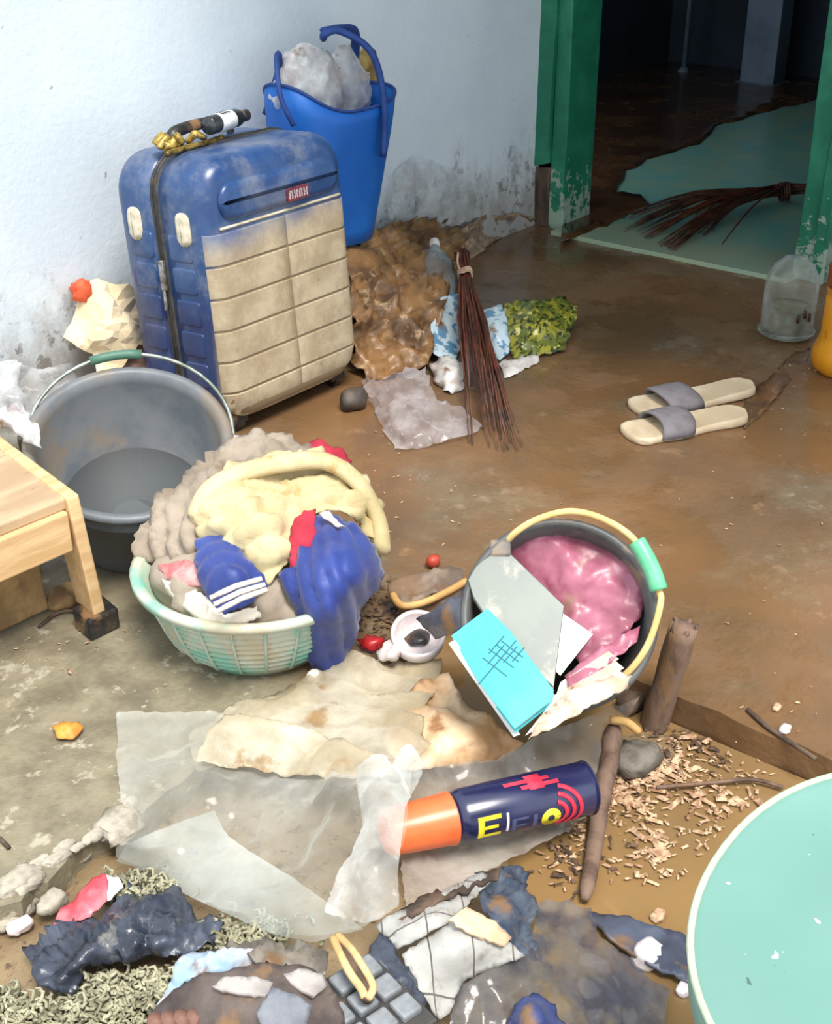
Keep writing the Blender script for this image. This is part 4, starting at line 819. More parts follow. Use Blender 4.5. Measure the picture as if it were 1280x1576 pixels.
o = drape('wrapper', [(548, 985, .012), (575, 975, .02), (592, 985, .02), (588, 1000, .006), (560, 1000, .004)], [(570, 988, .022)], M_redp, res=5, amp=.010, sc=40, solid=.002); tag(o, 'small red plastic scrap beside the navy jersey hem', 'wrapper')
tag(blob('cap', G(666, 864, .012), (.014, .012, .012), mat('rust_red', (184, 70, 48), (140, 48, 40), 30, rough=.5), amp=.3, sc=40, seed=2, sub=2), 'rust-red bit of plastic on the mud above the slipper', 'plastic')
o = drape('wrapper', [(575, 1005, .012), (600, 985, .03), (612, 992, .03), (614, 1014, .012), (590, 1018, .008)], [(600, 1002, .03)], M_cap, res=5, amp=.014, sc=40, solid=.002); tag(o, 'curled pinkish white scrap between jersey hem and jar lid', 'plastic')
def chips(name, spots, n, m, label, cat, size=(.004, .012), zoff=.002, slabz=False, seed=1):
    r = random.Random(seed); m_ = MB()
    for _ in range(n):
        px, py, sx, sy = spots[r.randrange(len(spots))]; x, y = r.gauss(px, sx), r.gauss(py, sy)
        z = .0 if slabz else yg(x, y); p = G(x, y, z)
        if not slabz and (p.x > EX-.01 or p.y > EY-.01): continue
        a_ = r.random()*6.283; l = r.uniform(*size); w = l*r.uniform(.25, .6); u = Vector((math.cos(a_), math.sin(a_), r.uniform(-.3, .3))).normalized(); F = Fr(p+Vector((0, 0, zoff+r.uniform(0, .004))), u, Vector((-u.y, u.x, 0)).normalized(), (0, 0, 1))
        m_.add([F(-l/2, -w/2, 0), F(l/2, -w/3, 0), F(l/2.2, w/2, 0), F(-l/2, w/3, 0), F(0, 0, w*.5), F(0, 0, -w*.4)], [(0, 1, 4), (1, 2, 4), (2, 3, 4), (3, 0, 4), (1, 0, 5), (2, 1, 5), (3, 2, 5), (0, 3, 5)])
    return tag(m_.build(name, m, smooth=False), label, cat, kind='stuff')
M_chip = mat('pale_wood_chips', (206, 176, 142), (150, 112, 84), 60, rough=.8)
M_chip2 = mat('dark_crumbs', (110, 84, 62), (66, 50, 40), 60, rough=.8)
chips('wood_chips', [(1060, 1120, 26, 16), (1030, 1180, 30, 20), (990, 1215, 36, 22), (965, 1265, 34, 26), (1000, 1320, 30, 30), (880, 1310, 24, 30), (1100, 1190, 50, 18), (1080, 1260, 60, 30), (950, 1200, 20, 20)], 620, M_chip, 'scattered pale wood chips on the wet yard mud', 'wood chips', seed=5)
chips('wood_chips', [(1060, 1118, 22, 12), (1010, 1190, 22, 16), (970, 1225, 26, 20), (1005, 1310, 14, 22), (1100, 1240, 40, 20)], 130, M_chip, 'larger pale wood splinters on the wet yard mud', 'wood chips', (.010, .024), seed=15)
chips('crumbs', [(560, 950, 18, 26), (580, 930, 20, 20), (600, 965, 24, 14)], 170, M_chip2, 'dark crumbs of rubbish between basket and slipper', 'debris', (.005, .014), slabz=True, seed=8)
chips('grit', [(1240, 580, 26, 10), (1180, 640, 40, 24), (1100, 300, 1, 1), (1190, 1090, 40, 30), (700, 770, 70, 60), (620, 730, 40, 60), (1150, 800, 90, 90), (80, 1010, 60, 50), (240, 1000, 90, 40), (600, 660, 20, 14)], 150, M_chip, 'loose pale grit sprinkled over the porch slab', 'grit', (.003, .008), .001, True, seed=9)
chips('leaf_litter', [(1050, 1120, 30, 16), (990, 1180, 30, 20), (870, 1330, 24, 26), (920, 1290, 30, 30), (1080, 1150, 30, 14)], 160, M_chip2, 'dark leaf crumbs among the pale wood chips', 'debris', (.006, .016), seed=12)

# stakes, stones, stick by the slab edge
M_stake = mat('weathered_stake', (124, 100, 84), (78, 58, 48), 18, rough=.75, bump=.8, bscale=40, stretch=(1, 1, .35), mud=.2)
a = yg(1002, 1130); p0 = G(1002, 1128, a-.02); p1 = Q(1052, 965, .135); st = thing('stake', p0, 'splintered wooden stake leaning up from the mud at the slab corner', 'stake')
rings = []; F = frame_z(p0, p1-p0); Ls = (p1-p0).length
for k in range(12):
    z_ = Ls*k/11; r_ = .022-.003*k/11; rings.append([F(r_*(1+.25*noise.noise(Vector((math.cos(6.283*i/14)*2, math.sin(6.283*i/14)*2, z_*16))))*math.cos(6.283*i/14), r_*(1+.25*noise.noise(Vector((math.sin(6.283*i/14)*2, 7, z_*16))))*math.sin(6.283*i/14), z_+(.014*noise.noise(Vector((i*1.7, 3, 1))) if k == 11 else 0)) for i in range(14)])
MB().rings(rings).build('shaft', M_stake, st)
for i in range(5):
    a_ = i*1.3; q = F(.012*math.cos(a_), .012*math.sin(a_), Ls-.01); MB().tube([q, q+F.z*.012+Vector((.004*math.cos(a_), .004*math.sin(a_), 0)), q+F.z*(.014+.006*(i % 3))+Vector((.006*math.cos(a_*2), .006*math.sin(a_), 0))], [.007, .004, .0008], 5).build('splinter', M_stake, st)
m_ = MB(); pts = [G(944, 1120, yg(944, 1120)+.05), G(938, 1170, yg(938, 1170)+.03), G(925, 1230, yg(925, 1230)+.018), G(915, 1300, yg(915, 1300)+.012), G(900, 1385, yg(900, 1385)+.010)]
m_.tube(spline(pts, 4), [.010, .013, .014, .012, .0135, .0125, .013, .012, .0125, .011, .012, .0105, .011, .010, .010, .009, .005], 10); tag(m_.build('branch', M_stake), 'straight dirty branch lying right of the spray can', 'branch')
m_ = MB(); m_.tube(spline([G(940, 1108, .02), G(965, 1112, .025), G(985, 1128, .02)], 4), [.006]*8+[.003], 7); tag(m_.build('branch', M_tan), 'short tan twig against the foot of the stake', 'branch')
M_stone = mat('grey_brown_stone', (122, 116, 106), (88, 80, 70), 22, rough=.85, bump=.8, bscale=60)
def stone(px, py, r, label, m=None, s=0, grp=None, z=None):
    zz = yg(px, py) if z is None else z; p = G(px, py, zz+r*.4)
    o = blob('stone', p, (r, r*.75, r*.5), m or M_stone, amp=.6, sc=.6/r, seed=s, sub=3, flat=.8, sq=.75); return tag(o, label, 'stone', grp)
stone(976, 1172, .036, 'rough grey stone between branch and wood chips', s=3)
stone(975, 1075, .03, 'dark mud-covered stone left of the stake foot', M_rot, 7)
stone(1010, 1068, .018, 'pinkish white pebble against the stake', M_cap, 9)
stone(1013, 1410, .010, 'small pale pebble in the puddle below the branch', M_chip, 4)
stone(998, 1468, .020, 'flat whitish shell-like pebble near the mint seat', M_cap, 5)
stone(1052, 1522, .010, 'tiny white pebble next to the mint seat edge', M_cap, 6)
stone(1030, 1085, .010, 'tiny white pebble at the right foot of the stake', M_cap, 8)
stone(1208, 1122, .009, 'tiny white pebble on the slab edge at right', M_cap, 10, z=.0)
stone(1195, 1088, .008, 'pale crumb stone on the slab near its right edge', M_chip, 11, z=.0)
m_ = MB(); m_.tube(spline([G(1150, 1092, .003), G(1180, 1118, .004), G(1215, 1142, .003), G(1255, 1168, .003)], 5), .0035, 6); tag(m_.build('twig', M_rot), 'dark thin twig lying along the slab edge', 'twig')
m_ = MB(); m_.tube(spline([G(1010, 1212, -.036), G(1100, 1204, -.036), G(1160, 1200, -.036), G(1205, 1212, -.038)], 6), .0028, 6); tag(m_.build('twig', M_stake), 'long pale stem floating in the yard puddle', 'twig')
M_peel = mat('orange_peel', (218, 158, 70), (190, 120, 46), 30, rough=.6)
o = drape('peel', [(80, 1120, .004), (98, 1112, .010), (122, 1110, .008), (128, 1122, .004), (112, 1138, .003), (88, 1136, .003)], [(104, 1124, .014)], M_peel, res=6, amp=.006, sc=60, solid=.003); tag(o, 'curled orange peel on the concrete at left', 'peel')
m_ = MB(); m_.tube([G(0, 1290, .003), G(14, 1305, .003)], .003, 6); tag(m_.build('twig', M_rot), 'short dark twig on the concrete at the far left edge', 'twig')
# broken lumps along the slab's edge at left
M_conc = mat('broken_concrete', (176, 168, 152), (136, 128, 114), 24, rough=.9, bump=.9, bscale=70)
rl = random.Random(21)
for i in range(22):
    q = rl.random(); px = 178*q+rl.uniform(-16, 16); py = 1408-148*q+rl.uniform(-34, 16); r_ = rl.choice((.007, .010, .013, .018, .024))
    p = G(px, py, 0); o = blob('stone', G(px, py, .0 if p.y > EY+.004 else -.028), (r_*1.2, r_*rl.uniform(.6, 1.1), r_*.35), M_conc, amp=.7, sc=.7/r_, seed=20+i, sub=3, flat=.6, sq=.6)
    tag(o, 'jagged pale lump of broken concrete along the slab edge at left', 'stone', 'broken concrete lumps on the slab edge')
tag(stone(80, 1388, .018, 'x', M_conc, 40, z=-.02), 'small square white stone by the red packet', 'stone')
tag(stone(30, 1425, .014, 'x', M_cap, 41, z=-.03), 'white glossy pebble at the lower left slab edge', 'stone')

# ------------------------------------------------------------------ plastic sheets and the spray can
M_film2 = mat('large_clear_film', (214, 214, 206), (186, 184, 172), 6, rough=.08, bump=.10, bscale=14, alpha=(.10, .34, 4))
M_film3 = mat('dirty_film', (222, 212, 190), (188, 172, 142), 7, rough=.2, bump=.3, bscale=24, alpha=(.25, .7, 8), mud=.22, mudc=(178, 146, 104))
M_film4 = mat('grey_hazy_film', (204, 196, 186), (160, 150, 140), 7, rough=.14, bump=.15, bscale=18, alpha=(.18, .6, 8))
M_film5 = mat('bright_film', (236, 236, 232), (206, 204, 198), 7, rough=.07, bump=.05, bscale=18, alpha=(.10, .42, 12))
M_flap = mat('hazy_film', (216, 222, 218), (190, 196, 190), 5, rough=.16, bump=.1, bscale=14, alpha=(.16, .40, 4))
M_kraft = mat('soaked_brown_paper', (226, 196, 160), (188, 142, 96), 7, rough=.5, bump=.4, bscale=40, mud=.18, mudc=(150, 108, 70))
def zz(px, py, up): 
    p = G(px, py, -.03)
    onslab = p.x > EX or p.y > EY
    return (0.0 if onslab else yg(px, py))+up
def Zs(l): return [(x, y, zz(x, y, u)) for x, y, u in l]
o = drape('brown_paper', Zs([(600, 1090, .05), (650, 1050, .06), (690, 1040, .07), (720, 1080, .06), (760, 1110, .07), (806, 1142, .06), (780, 1170, .04), (700, 1180, .04), (620, 1185, .04), (590, 1140, .05)]), Zs([(680, 1110, .085), (720, 1140, .08)]), M_kraft, res=9, amp=.016, sc=15, solid=.002); tag(o, 'soaked brown paper spread below the cyan book', 'paper')
o = drape('plastic_sheet', Zs([(335, 1092, .01), (420, 1060, .012), (500, 1035, .012), (540, 1000, .03), (560, 1012, .03), (600, 1022, .04), (680, 1016, .05), (676, 1060, .06), (640, 1100, .075), (660, 1150, .07), (610, 1200, .08), (520, 1195, .07), (440, 1180, .06), (370, 1165, .04), (300, 1180, .03), (290, 1130, .015)]), Zs([(480, 1090, .05), (560, 1070, .06), (420, 1130, .05), (560, 1140, .085), (610, 1130, .09)]), M_film3, res=7, amp=.016, sc=10, oct=4, solid=.0015, fold=(.7, .7, 0, 36, .012), smooth=True); tag(o, 'dirty beige plastic sheet rumpled below the basket', 'plastic')
bgp = thing('plastic_bag', G(400, 1270, 0), 'large clear plastic bag spread across the foreground', 'bag')
drape('film', Zs([(180, 1106, .01), (240, 1100, .012), (330, 1096, .02), (400, 1140, .045), (520, 1160, .07), (590, 1180, .09), (640, 1150, .09), (632, 1200, .10), (628, 1250, .115), (626, 1290, .118), (622, 1330, .10), (612, 1395, .06), (560, 1425, .04), (480, 1446, .03), (410, 1430, .03), (300, 1380, .03), (180, 1322, .02), (184, 1220, .012)]), Zs([(300, 1200, .045), (420, 1200, .06), (380, 1290, .05), (250, 1290, .04), (520, 1260, .10), (600, 1270, .125), (560, 1330, .10), (470, 1360, .06), (560, 1210, .11)]), M_film2, bgp, res=7, amp=.026, sc=7, oct=4, solid=0, rag=.8, fold=(.92, .38, 0, 14, .010))
drape('folded_flap', Zs([(182, 1322, .024), (196, 1296, .050), (330, 1246, .062), (352, 1290, .066), (420, 1330, .074), (520, 1400, .064), (560, 1430, .046), (480, 1450, .034), (410, 1434, .034), (300, 1384, .034)]), Zs([(330, 1320, .064), (420, 1390, .060)]), M_flap, bgp, res=8, amp=.010, sc=8, solid=0, rag=.6)
o = drape('plastic_bag', Zs([(600, 1190, .05), (650, 1180, .05), (760, 1170, .05), (830, 1130, .05), (900, 1105, .06), (985, 1070, .07), (960, 1120, .05), (922, 1190, .03), (918, 1245, .02), (850, 1290, .035), (780, 1330, .035), (700, 1375, .03), (630, 1410, .03), (612, 1300, .03)]), Zs([(720, 1240, .02), (820, 1210, .015)]), M_film4, res=7, amp=.018, sc=9, oct=4, solid=0, fold=(.6, .8, 0, 30, .006)); tag(o, 'greyish clear plastic bag lying under the spray can', 'bag')
drape('gathered_folds', Zs([(545, 1185, .10), (600, 1165, .115), (645, 1150, .115), (648, 1195, .12), (622, 1245, .135), (616, 1320, .125), (616, 1395, .075), (560, 1420, .06), (500, 1405, .07), (520, 1340, .10), (556, 1270, .12)]), Zs([(585, 1220, .135), (575, 1330, .125)]), M_film5, bgp, res=5, amp=.006, sc=12, oct=4, solid=0, rag=1, fold=(.70, -.70, .1, 62, .020))
o = drape('plastic_sheet', Zs([(300, 1172, .06), (320, 1130, .062), (345, 1098, .06), (420, 1108, .075), (520, 1140, .10), (606, 1168, .125), (600, 1196, .12), (520, 1196, .095), (400, 1186, .075)]), Zs([(420, 1145, .09), (520, 1168, .11)]), M_film3, res=6, amp=.012, sc=12, oct=4, solid=.0008, fold=(.2, .9, .3, 45, .010)); tag(o, 'beige rolled plastic strip lying across the large clear bag', 'plastic')
# the can: axis from cap to base
M_navy = mat('navy_can_paint', (26, 28, 66), (32, 34, 76), 10, rough=.24, spec=.8)
M_ocap = mat('orange_cap', (238, 118, 66), (230, 100, 54), 10, rough=.3)
M_ink2 = mat('slate_print', (74, 80, 116), rough=.3); M_yprint = mat('yellow_print', (236, 218, 50), rough=.3); M_rprint = mat('red_print', (206, 50, 72), rough=.3); M_wprint = mat('white_print', (226, 228, 238), rough=.3)
ca = Q(592, 1282, .050); cb = Q(904, 1212, .036); ax = (cb-ca).normalized(); LC = (cb-ca).length; RC = .0335
cn_ = thing('spray_can', (ca+cb)/2-Vector((0, 0, RC)), 'navy spray can with orange cap and red rings on the plastic', 'can')
F = frame_z(ca, ax, (0, 0, 1))     # x = up, y sideways
m_ = MB(); m_.lathe(F, [(.0, .002), (.024, .0), (.028, .004), (.0315, .078), (.0325, .080), (.0325, .084), (0, .085)], 40); m_.build('cap', M_ocap, cn_, autos=40)
m_ = MB(); m_.lathe(F, [(.020, .080), (.026, .086), (.030, .090), (RC, .098), (RC, LC-.006), (RC-.002, LC-.003), (RC+.001, LC-.001), (RC-.002, LC+.001), (RC-.006, LC-.004), (0, LC-.006)], 48); bdy = m_.build('body', M_navy, cn_, autos=40)
vd = (CAM-(ca+cb)/2); th0 = math.atan2(vd.dot(F.y), vd.dot(F.x)); sgn = 1 if F.y.dot(-UP) > 0 else -1
def patch(name, m, z0, z1, a0, a1, r=.0006):           # print on the curved side: z along the can, a degrees below the camera-facing line
    n = max(2, int(abs(a1-a0)/6)); m_ = MB(); v = []; f = []
    for i in range(n+1):
        a_ = th0+sgn*math.radians(a0+(a1-a0)*i/n)
        for z_, rr in ((z0, RC-.0004), (z0, RC+r), (z1, RC+r), (z1, RC-.0004)): v.append(F(rr*math.cos(a_), rr*math.sin(a_), z_))
    for i in range(n):
        for j in range(4): f.append((i*4+j, i*4+(j+1) % 4, i*4+4+(j+1) % 4, i*4+4+j))
    m_.add(v, f); m_.build(name, m, bdy)
# letters along the can
for z0, z1, a0, a1 in ((.106, .114, 12, 62), (.114, .136, 12, 21), (.114, .132, 33, 41), (.114, .136, 53, 62)): patch('letter_stroke', M_yprint, z0, z1, a0, a1)
for z0, z1, a0, a1 in ((.143, .146, 14, 58),): patch('letter_stroke', M_wprint, z0, z1, a0, a1)
for z0, z1, a0, a1 in ((.150, .156, 30, 62), (.156, .172, 30, 36), (.156, .170, 46, 52), (.178, .184, 30, 62)): patch('letter_stroke', M_ink2, z0, z1, a0, a1)
def disc(name, m, zc, ac, rad, r, hole=0, cut=None):
    m_ = MB(); v = []; f = []; n = 28
    for i in range(n+1):
        q = 2*math.pi*i/n if cut is None else math.radians(cut[0]+(cut[1]-cut[0])*i/n)
        for ra in (hole, rad):
            a_ = th0+sgn*(math.radians(ac)+ra*math.sin(q)/RC); z_ = zc+ra*math.cos(q); v.append(F((RC+r)*math.cos(a_), (RC+r)*math.sin(a_), z_))
    for i in range(n): f.append((i*2, i*2+1, i*2+3, i*2+2))
    m_.add(v, f); m_.build(name, m, bdy, solid=.0006)
zc = LC*.75
disc('ring_print', M_yprint, zc, 48, .013, .0006); disc('ring_mark', M_navy, zc, 48, .0045, .0012)
for k in range(3): disc('ring_print', M_rprint, zc+.004, 44, .020+.010*k, .0006, .0145+.010*k, (-75, 75))
patch('ring_print', M_rprint, LC-.12, LC-.06, -48, -38); patch('ring_print', M_rprint, LC-.10, LC-.05, -33, -24); patch('ring_print', M_rprint, LC-.09, LC-.07, -60, -20)

# ------------------------------------------------------------------ foreground heap of wet rubbish
M_blk = mat('black_wet_bag', (38, 42, 54), (70, 76, 90), 14, rough=.18, rough2=.4, bump=.5, bscale=40, mud=.12, mudc=(120, 118, 112))
M_redpk = mat('red_packet_film', (222, 70, 84), (236, 140, 146), 9, rough=.3)
o = thing('packet', G(130, 1390, .0), 'red packet with white end lying on the black bag', 'packet')
drape('red_film', Zs([(82, 1424, .04), (92, 1398, .045), (130, 1362, .05), (158, 1346, .05), (168, 1350, .05), (166, 1385, .045), (140, 1412, .045), (105, 1420, .042)]), Zs([(130, 1388, .06)]), M_redpk, o, res=7, amp=.008, sc=24, solid=.002)
drape('white_end', Zs([(164, 1348, .052), (182, 1350, .05), (190, 1366, .045), (166, 1388, .046)]), [], M_paper, o, res=6, amp=.004, sc=30, solid=.002)
o = drape('bin_bag', Zs([(40, 1465, .02), (80, 1430, .03), (150, 1410, .035), (190, 1370, .035), (230, 1355, .03), (300, 1392, .03), (345, 1420, .03), (330, 1455, .035), (280, 1470, .04), (200, 1478, .04), (140, 1490, .04), (110, 1530, .03), (60, 1520, .03)]), Zs([(200, 1430, .07), (120, 1460, .06), (270, 1420, .055)]), M_blk, res=6, amp=.03, sc=22, oct=4, solid=.001); tag(o, 'glossy black torn bin bag at the lower left', 'bag')
# pale olive tangle of straw at the bottom left
M_moss = mat('pale_olive_straw', (178, 174, 146), (120, 116, 92), 30, rough=.8)
r = random.Random(5); m_ = MB()
for i in range(4200):
    if i < 3300: px, py = r.uniform(-60, 300), r.uniform(1490, 1640); 
    elif i < 3700: px, py = r.gauss(215, 26), r.gauss(1372, 12)
    else: px, py = r.gauss(370, 34), r.gauss(1445, 14)
    if i < 3300 and py < 1500+max(0, (170-px)*.16): continue
    if 30 < px < 130 and py < 1540 and i < 3300: continue
    p = G(px, py, zz(px, py, .004+.03*r.random())); a_ = r.random()*6.283; l = r.uniform(.006, .013); u = Vector((math.cos(a_), math.sin(a_), r.uniform(-.3, .6))); w = Vector((-u.y, u.x, r.uniform(-.5, .8)))
    m_.tube([p, p+u*l*.5+w*l*.25, p+u*l*.7+w*l*.8, p+u*l*.2+w*l*1.0], [.0018, .0024, .0022, .0012], 4)
tag(m_.build('straw', M_moss), 'pale olive tangle of wet straw along the lower left corner', 'straw', kind='stuff')
M_bluep = mat('pale_blue_paper', (140, 172, 200), (188, 186, 190), 12, rough=.5, mud=.2)
o = drape('paper_scrap', Zs([(238, 1545, .05), (270, 1500, .06), (274, 1468, .065), (300, 1462, .065), (395, 1462, .06), (402, 1480, .055), (360, 1500, .06), (310, 1500, .065), (280, 1515, .06), (250, 1548, .05)]), Zs([(330, 1482, .075)]), M_bluep, res=6, amp=.014, sc=34, solid=.0015); tag(o, 'pale blue and white torn paper above the old shoe', 'paper')
# old shoe
M_sh1 = mat('brown_shoe_upper', (98, 86, 80), (70, 60, 58), 16, rough=.6, mud=.2, bump=.3, bscale=80); M_sh2 = mat('grey_shoe_panel', (176, 168, 162), (146, 138, 134), 12, rough=.6, bump=.3, bscale=90); M_sh3 = mat('slate_shoe_panel', (112, 116, 124), (92, 94, 102), 12, rough=.55, bump=.3, bscale=90); M_tread = mat('red_brown_tread', (136, 98, 84), (104, 72, 62), 30, rough=.7)
sx = thing('shoe', G(390, 1600, .0), 'old brown and grey shoe lying on its side at the bottom edge', 'shoe')
drape('upper', Zs([(225, 1600, .03), (232, 1560, .05), (270, 1522, .07), (320, 1500, .09), (400, 1486, .10), (470, 1490, .10), (500, 1510, .09), (525, 1560, .08), (530, 1640, .05), (380, 1660, .04), (240, 1650, .03)]), Zs([(340, 1550, .10), (430, 1540, .115), (470, 1580, .10)]), M_sh1, sx, res=10, amp=.006, sc=14, solid=.005)
drape('side_panel', Zs([(326, 1520, .104), (345, 1506, .106), (395, 1506, .112), (420, 1514, .114), (408, 1536, .116), (360, 1530, .110)]), [], M_sh2, sx, res=7, amp=.003, sc=20, solid=.006)
drape('side_panel', Zs([(436, 1500, .112), (460, 1492, .112), (495, 1502, .106), (500, 1520, .10), (482, 1536, .108), (455, 1520, .114)]), [], M_sh2, sx, res=7, amp=.003, sc=20, solid=.006)
drape('toe_panel', Zs([(420, 1522, .122), (455, 1530, .122), (480, 1548, .115), (470, 1590, .108), (410, 1600, .105), (395, 1560, .117)]), [], M_sh3, sx, res=8, amp=.003, sc=20, solid=.006)
for i in range(11):
    x = 240+20*i; y = 1566-8*math.sin(i/10*3.1); p = Q(x, y, zz(x, y, .085)); q = Q(x-4, y+34, zz(x, y+34, .06)); MB().tube([p, (p+q)/2+Vector((0, 0, .004)), q], [.008, .009, .007], 6).build('tread_lug', M_tread, sx)
# broken keypad: grey square keys in a dark frame
M_key = mat('grey_key', (140, 144, 148), (112, 116, 120), 30, rough=.5, mud=.16); M_kb = mat('dark_frame', (48, 48, 52), (70, 66, 62), 20, rough=.5, mud=.15)
kz = zz(545, 1560, .07); k0 = G(505, 1520, kz); ku = (G(580, 1600, kz)-k0).normalized(); kv = Vector((-ku.y, ku.x, 0)); kv = kv if kv.dot(RT) < 0 else -kv
F = Fr(k0, ku, -kv, (0, 0, 1)); kb = thing('keypad', k0-Vector((0, 0, .01)), 'broken keypad with square grey keys in a dark frame', 'keypad')
MB().box(F, (-.012, -.030, -.012), (.10, .062, 0)).build('frame', M_kb, kb, bevel=.002, smooth=False)
for i in range(3):
    for j in range(3): MB().box(F, (.0+.032*i-.006, -.026+.029*j, -.002), (.026+.032*i-.006, -.002+.029*j, .008)).build('key', M_key, kb, bevel=.003, smooth=False)
# cream folded rubber strip
lp = thing('foam_strip', G(540, 1500, .03), 'cream folded foam strip with dark slit beside the keypad', 'foam')
M_foam = mat('cream_foam', (222, 192, 140), (190, 152, 100), 24, rough=.7)
e1 = [Q(x, y, zz(x, y, .09)) for x, y in ((512, 1442), (524, 1470), (540, 1500), (556, 1522), (562, 1536))]; e2 = [Q(x, y, zz(x, y, .092)) for x, y in ((518, 1438), (540, 1460), (560, 1490), (574, 1518), (566, 1538))]
MB().tube(spline(e1, 5), [.003]+[.0045]*19+[.003], 8).build('lip', M_foam, lp); MB().tube(spline(e2, 5), [.003]+[.004]*19+[.003], 8).build('lip', M_foam, lp)
MB().tube(spline([(a+b)/2-Vector((0, 0, .004)) for a, b in zip(e1, e2)], 5), .006, 6).build('slit', M_rot, lp)
# pale gridded sheet, cardboard, black and slate bags, clear film
t = NT('gridded_card'); br_ = t.N.new('ShaderNodeTexBrick'); mp = t.N.new('ShaderNodeMapping'); mp.inputs['Rotation'].default_value = (0, 0, .75); t.L.new(t.pos, mp.inputs[0]); t.L.new(mp.outputs[0], br_.inputs['Vector']); br_.offset = 0
br_.inputs['Scale'].default_value = 1.0; br_.inputs['Brick Width'].default_value = .045; br_.inputs['Row Height'].default_value = .060; br_.inputs['Mortar Size'].default_value = .0009; br_.inputs['Color1'].default_value = lin((176, 174, 168)); br_.inputs['Color2'].default_value = lin((160, 158, 154)); br_.inputs['Mortar'].default_value = lin((92, 86, 82))
t.col(t.mix(t.math('MULTIPLY', t.step(t.noise(16, 7, .7, 3.0), .46, .62), .8), br_.outputs[0], (118, 108, 98))); t.rough(.5); t.bump(t.noise(50, 5), .25); M_grid = t.m
gz = lambda x, y, u: (x, y, zz(x, y, u))
o = drape('card_sheet', [gz(580, 1428, .06), gz(596, 1412, .07), gz(650, 1392, .08), gz(740, 1345, .09), gz(760, 1352, .085), gz(700, 1412, .085), gz(640, 1448, .07), gz(612, 1460, .06)], [gz(660, 1410, .09)], M_grid, res=8, amp=.008, sc=14, solid=.004); tag(o, 'narrow pale gridded card strip bent below the spray can', 'card')
o = drape('card_sheet', [gz(618, 1470, .06), gz(660, 1440, .075), (700, 1412, zz(700, 1412, .09)), gz(790, 1455, .08), gz(806, 1470, .07), gz(760, 1490, .06), gz(712, 1510, .05), gz(690, 1560, .035), gz(676, 1570, .035), gz(640, 1520, .05)], [gz(700, 1465, .085)], M_grid, res=8, amp=.008, sc=12, solid=.004); tag(o, 'wide pale gridded card sheet curling in the foreground rubbish', 'card')
o = drape('cardboard_piece', [gz(690, 1418, .10), gz(716, 1398, .105), gz(760, 1420, .10), gz(786, 1444, .09), gz(776, 1456, .09), gz(730, 1440, .10)], [], mat('beige_cardboard', (222, 196, 164), (196, 168, 136), 16, rough=.8), res=7, amp=.004, sc=20, solid=.004); tag(o, 'beige cardboard shard lying on the gridded card', 'card')
o = drape('plastic_wrap', [gz(600, 1408, .05), gz(660, 1380, .07), gz(720, 1358, .08), gz(770, 1340, .09), (765, 1352, zz(765, 1352, .095)), gz(700, 1378, .10), gz(650, 1398, .09), gz(606, 1420, .07)], [], M_rot, res=7, amp=.008, sc=30, solid=.004); tag(o, 'dark rotten strip edging the gridded card', 'bark')
o = drape('bin_bag', [gz(730, 1350, .06), gz(790, 1330, .06), gz(815, 1345, .05), gz(822, 1400, .05), gz(812, 1440, .05), gz(830, 1475, .05), gz(790, 1470, .06), gz(770, 1430, .08), gz(740, 1400, .085)], [gz(785, 1390, .08)], mat('blue_black_bag', (52, 62, 80), (92, 100, 112), 14, rough=.25, mud=.15), res=6, amp=.022, sc=22, oct=4, solid=.001); tag(o, 'blue-black torn plastic right of the gridded card', 'bag')
o = drape('bin_bag', [gz(560, 1480, .05), gz(585, 1432, .06), gz(612, 1462, .06), gz(640, 1520, .05), gz(676, 1575, .04), gz(690, 1640, .03), gz(600, 1640, .03), gz(575, 1540, .05)], [gz(615, 1510, .065)], M_blk, res=6, amp=.022, sc=22, oct=4, solid=.001); tag(o, 'dark grey torn plastic left of the gridded card', 'bag')
M_mfilm = mat('mud_smeared_film', (118, 112, 106), (70, 74, 88), 12, rough=.15, bump=.25, bscale=30, alpha=(.4, .8, 9), mud=.3, mudc=(132, 114, 90))
o = drape('plastic_bag', [gz(690, 1585, .02), gz(705, 1520, .04), gz(760, 1488, .055), gz(812, 1470, .05), gz(826, 1392, .03), gz(860, 1388, .03), gz(910, 1400, .03), gz(920, 1440, .04), gz(990, 1490, .03), gz(1030, 1520, .015), gz(1020, 1580, .01), gz(900, 1640, .02), gz(760, 1650, .02)], [gz(860, 1480, .045), gz(900, 1530, .04), gz(780, 1550, .04)], M_mfilm, res=7, amp=.012, sc=14, oct=4, solid=0, fold=(.55, -.8, 0, 95, .007)); tag(o, 'mud-smeared clear plastic bag at the bottom centre', 'bag')
o = drape('cloth_scrap', [gz(770, 1590, .03), gz(790, 1545, .06), gz(820, 1525, .065), gz(860, 1540, .06), gz(880, 1590, .04), gz(830, 1640, .03)], [gz(820, 1570, .075)], mat('indigo_cloth', (52, 66, 122), (84, 90, 120), 14, rough=.6, mud=.2), res=8, amp=.014, sc=22, solid=.003); tag(o, 'indigo cloth scrap under the mud-smeared plastic bag', 'clothes')
o = drape('cloth_strip', [gz(905, 1402, .01), gz(960, 1410, .012), gz(1030, 1432, .012), gz(1066, 1446, .012), gz(1080, 1500, .01), gz(1060, 1515, .008), gz(1000, 1490, .01), gz(930, 1440, .012)], [], mat('slate_blue_cloth', (86, 92, 108), (66, 70, 84), 10, rough=.35, mud=.2), res=9, amp=.008, sc=18, solid=.004); tag(o, 'slate blue wet cloth strip leading to the mint seat', 'clothes')
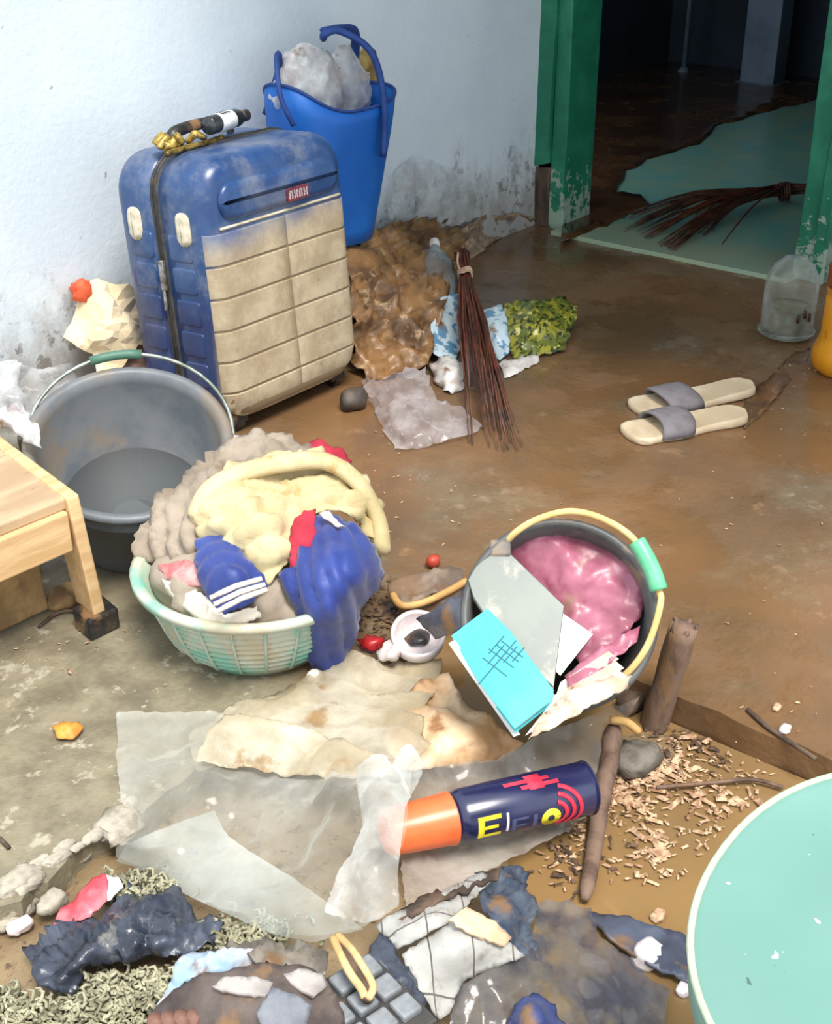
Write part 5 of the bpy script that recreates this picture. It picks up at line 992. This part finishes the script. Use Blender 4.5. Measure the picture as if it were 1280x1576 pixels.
o = drape('plastic_scrap', [gz(345, 1455, .04), gz(400, 1448, .05), gz(470, 1450, .05), gz(505, 1470, .06), gz(500, 1500, .09), gz(440, 1490, .09), gz(390, 1480, .07)], [gz(440, 1470, .075)], mat('taupe_film', (140, 130, 118), (100, 92, 84), 18, rough=.4, mud=.2), res=7, amp=.016, sc=28, solid=.002); tag(o, 'taupe crumpled wrapping above the old shoe', 'plastic')

# ------------------------------------------------------------------ mint plastic stool at the lower right
t = NT('mint_plastic'); c = t.mix(t.step(t.noise(5, 4, .5, 2.0), .3, .7), (108, 148, 138), (116, 156, 146)); c = t.mix(t.step(t.noise(90, 2, .5, 6.0), .74, .76), c, (228, 236, 230)); c = t.mix(t.step(t.noise(80, 2, .5, 9.0), .75, .77), c, (80, 104, 100)); t.col(c); t.rough(.32); M_stool = t.m
SZ = .42; full = []
for i in range(72):
    q = 2*math.pi*i/72; cq, sq_ = math.cos(q), math.sin(q); u_ = math.copysign(abs(cq)**(2/2.15), cq)*.1983; v_ = math.copysign(abs(sq_)**(2/2.15), sq_)*.1754
    full.append(Vector((-2.6228+u_*math.cos(.04)-v_*math.sin(.04), -2.0714+u_*math.sin(.04)+v_*math.cos(.04), SZ)))
cen = sum(full, Vector())/len(full); st = thing('plastic_stool', Vector((cen.x, cen.y, -.05)), 'mint green plastic stool seat with rounded corner at lower right', 'stool')
def sring(k, dz): return [cen+(p-cen)*k+Vector((0, 0, dz)) for p in full]
m_ = MB(); m_.rings([sring(.975, -.035), sring(.995, -.03), sring(1.0, -.008), sring(.994, -.001), sring(.984, 0), sring(.965, -.003), sring(.6, -.004), sring(.2, -.004)]); m_.build('seat', M_stool, st)
m_ = MB(); m_.tube(full+[full[0]], .0028, 6); m_.build('rim', mat('worn_mint_rim', (190, 200, 170), (170, 186, 160), 30, rough=.5), st)
for sxn, syn in ((1, 1), (-1, 1), (1, -1), (-1, -1)):
    tp = cen+Vector((.095*sxn, .085*syn, -.02)); bt_ = cen+Vector((.125*sxn, .105*syn, 0)); bt_.z = yz(bt_.x, bt_.y)-.004
    MB().tube([bt_, (bt_+tp)/2, tp], [.016, .018, .022], 10).build('leg', M_stool, st)
m_ = MB(); m_.tube([cen+Vector((.11*math.cos(i*.2618), .10*math.sin(i*.2618), -.20)) for i in range(25)], .008, 8); m_.build('stretcher_ring', M_stool, st)
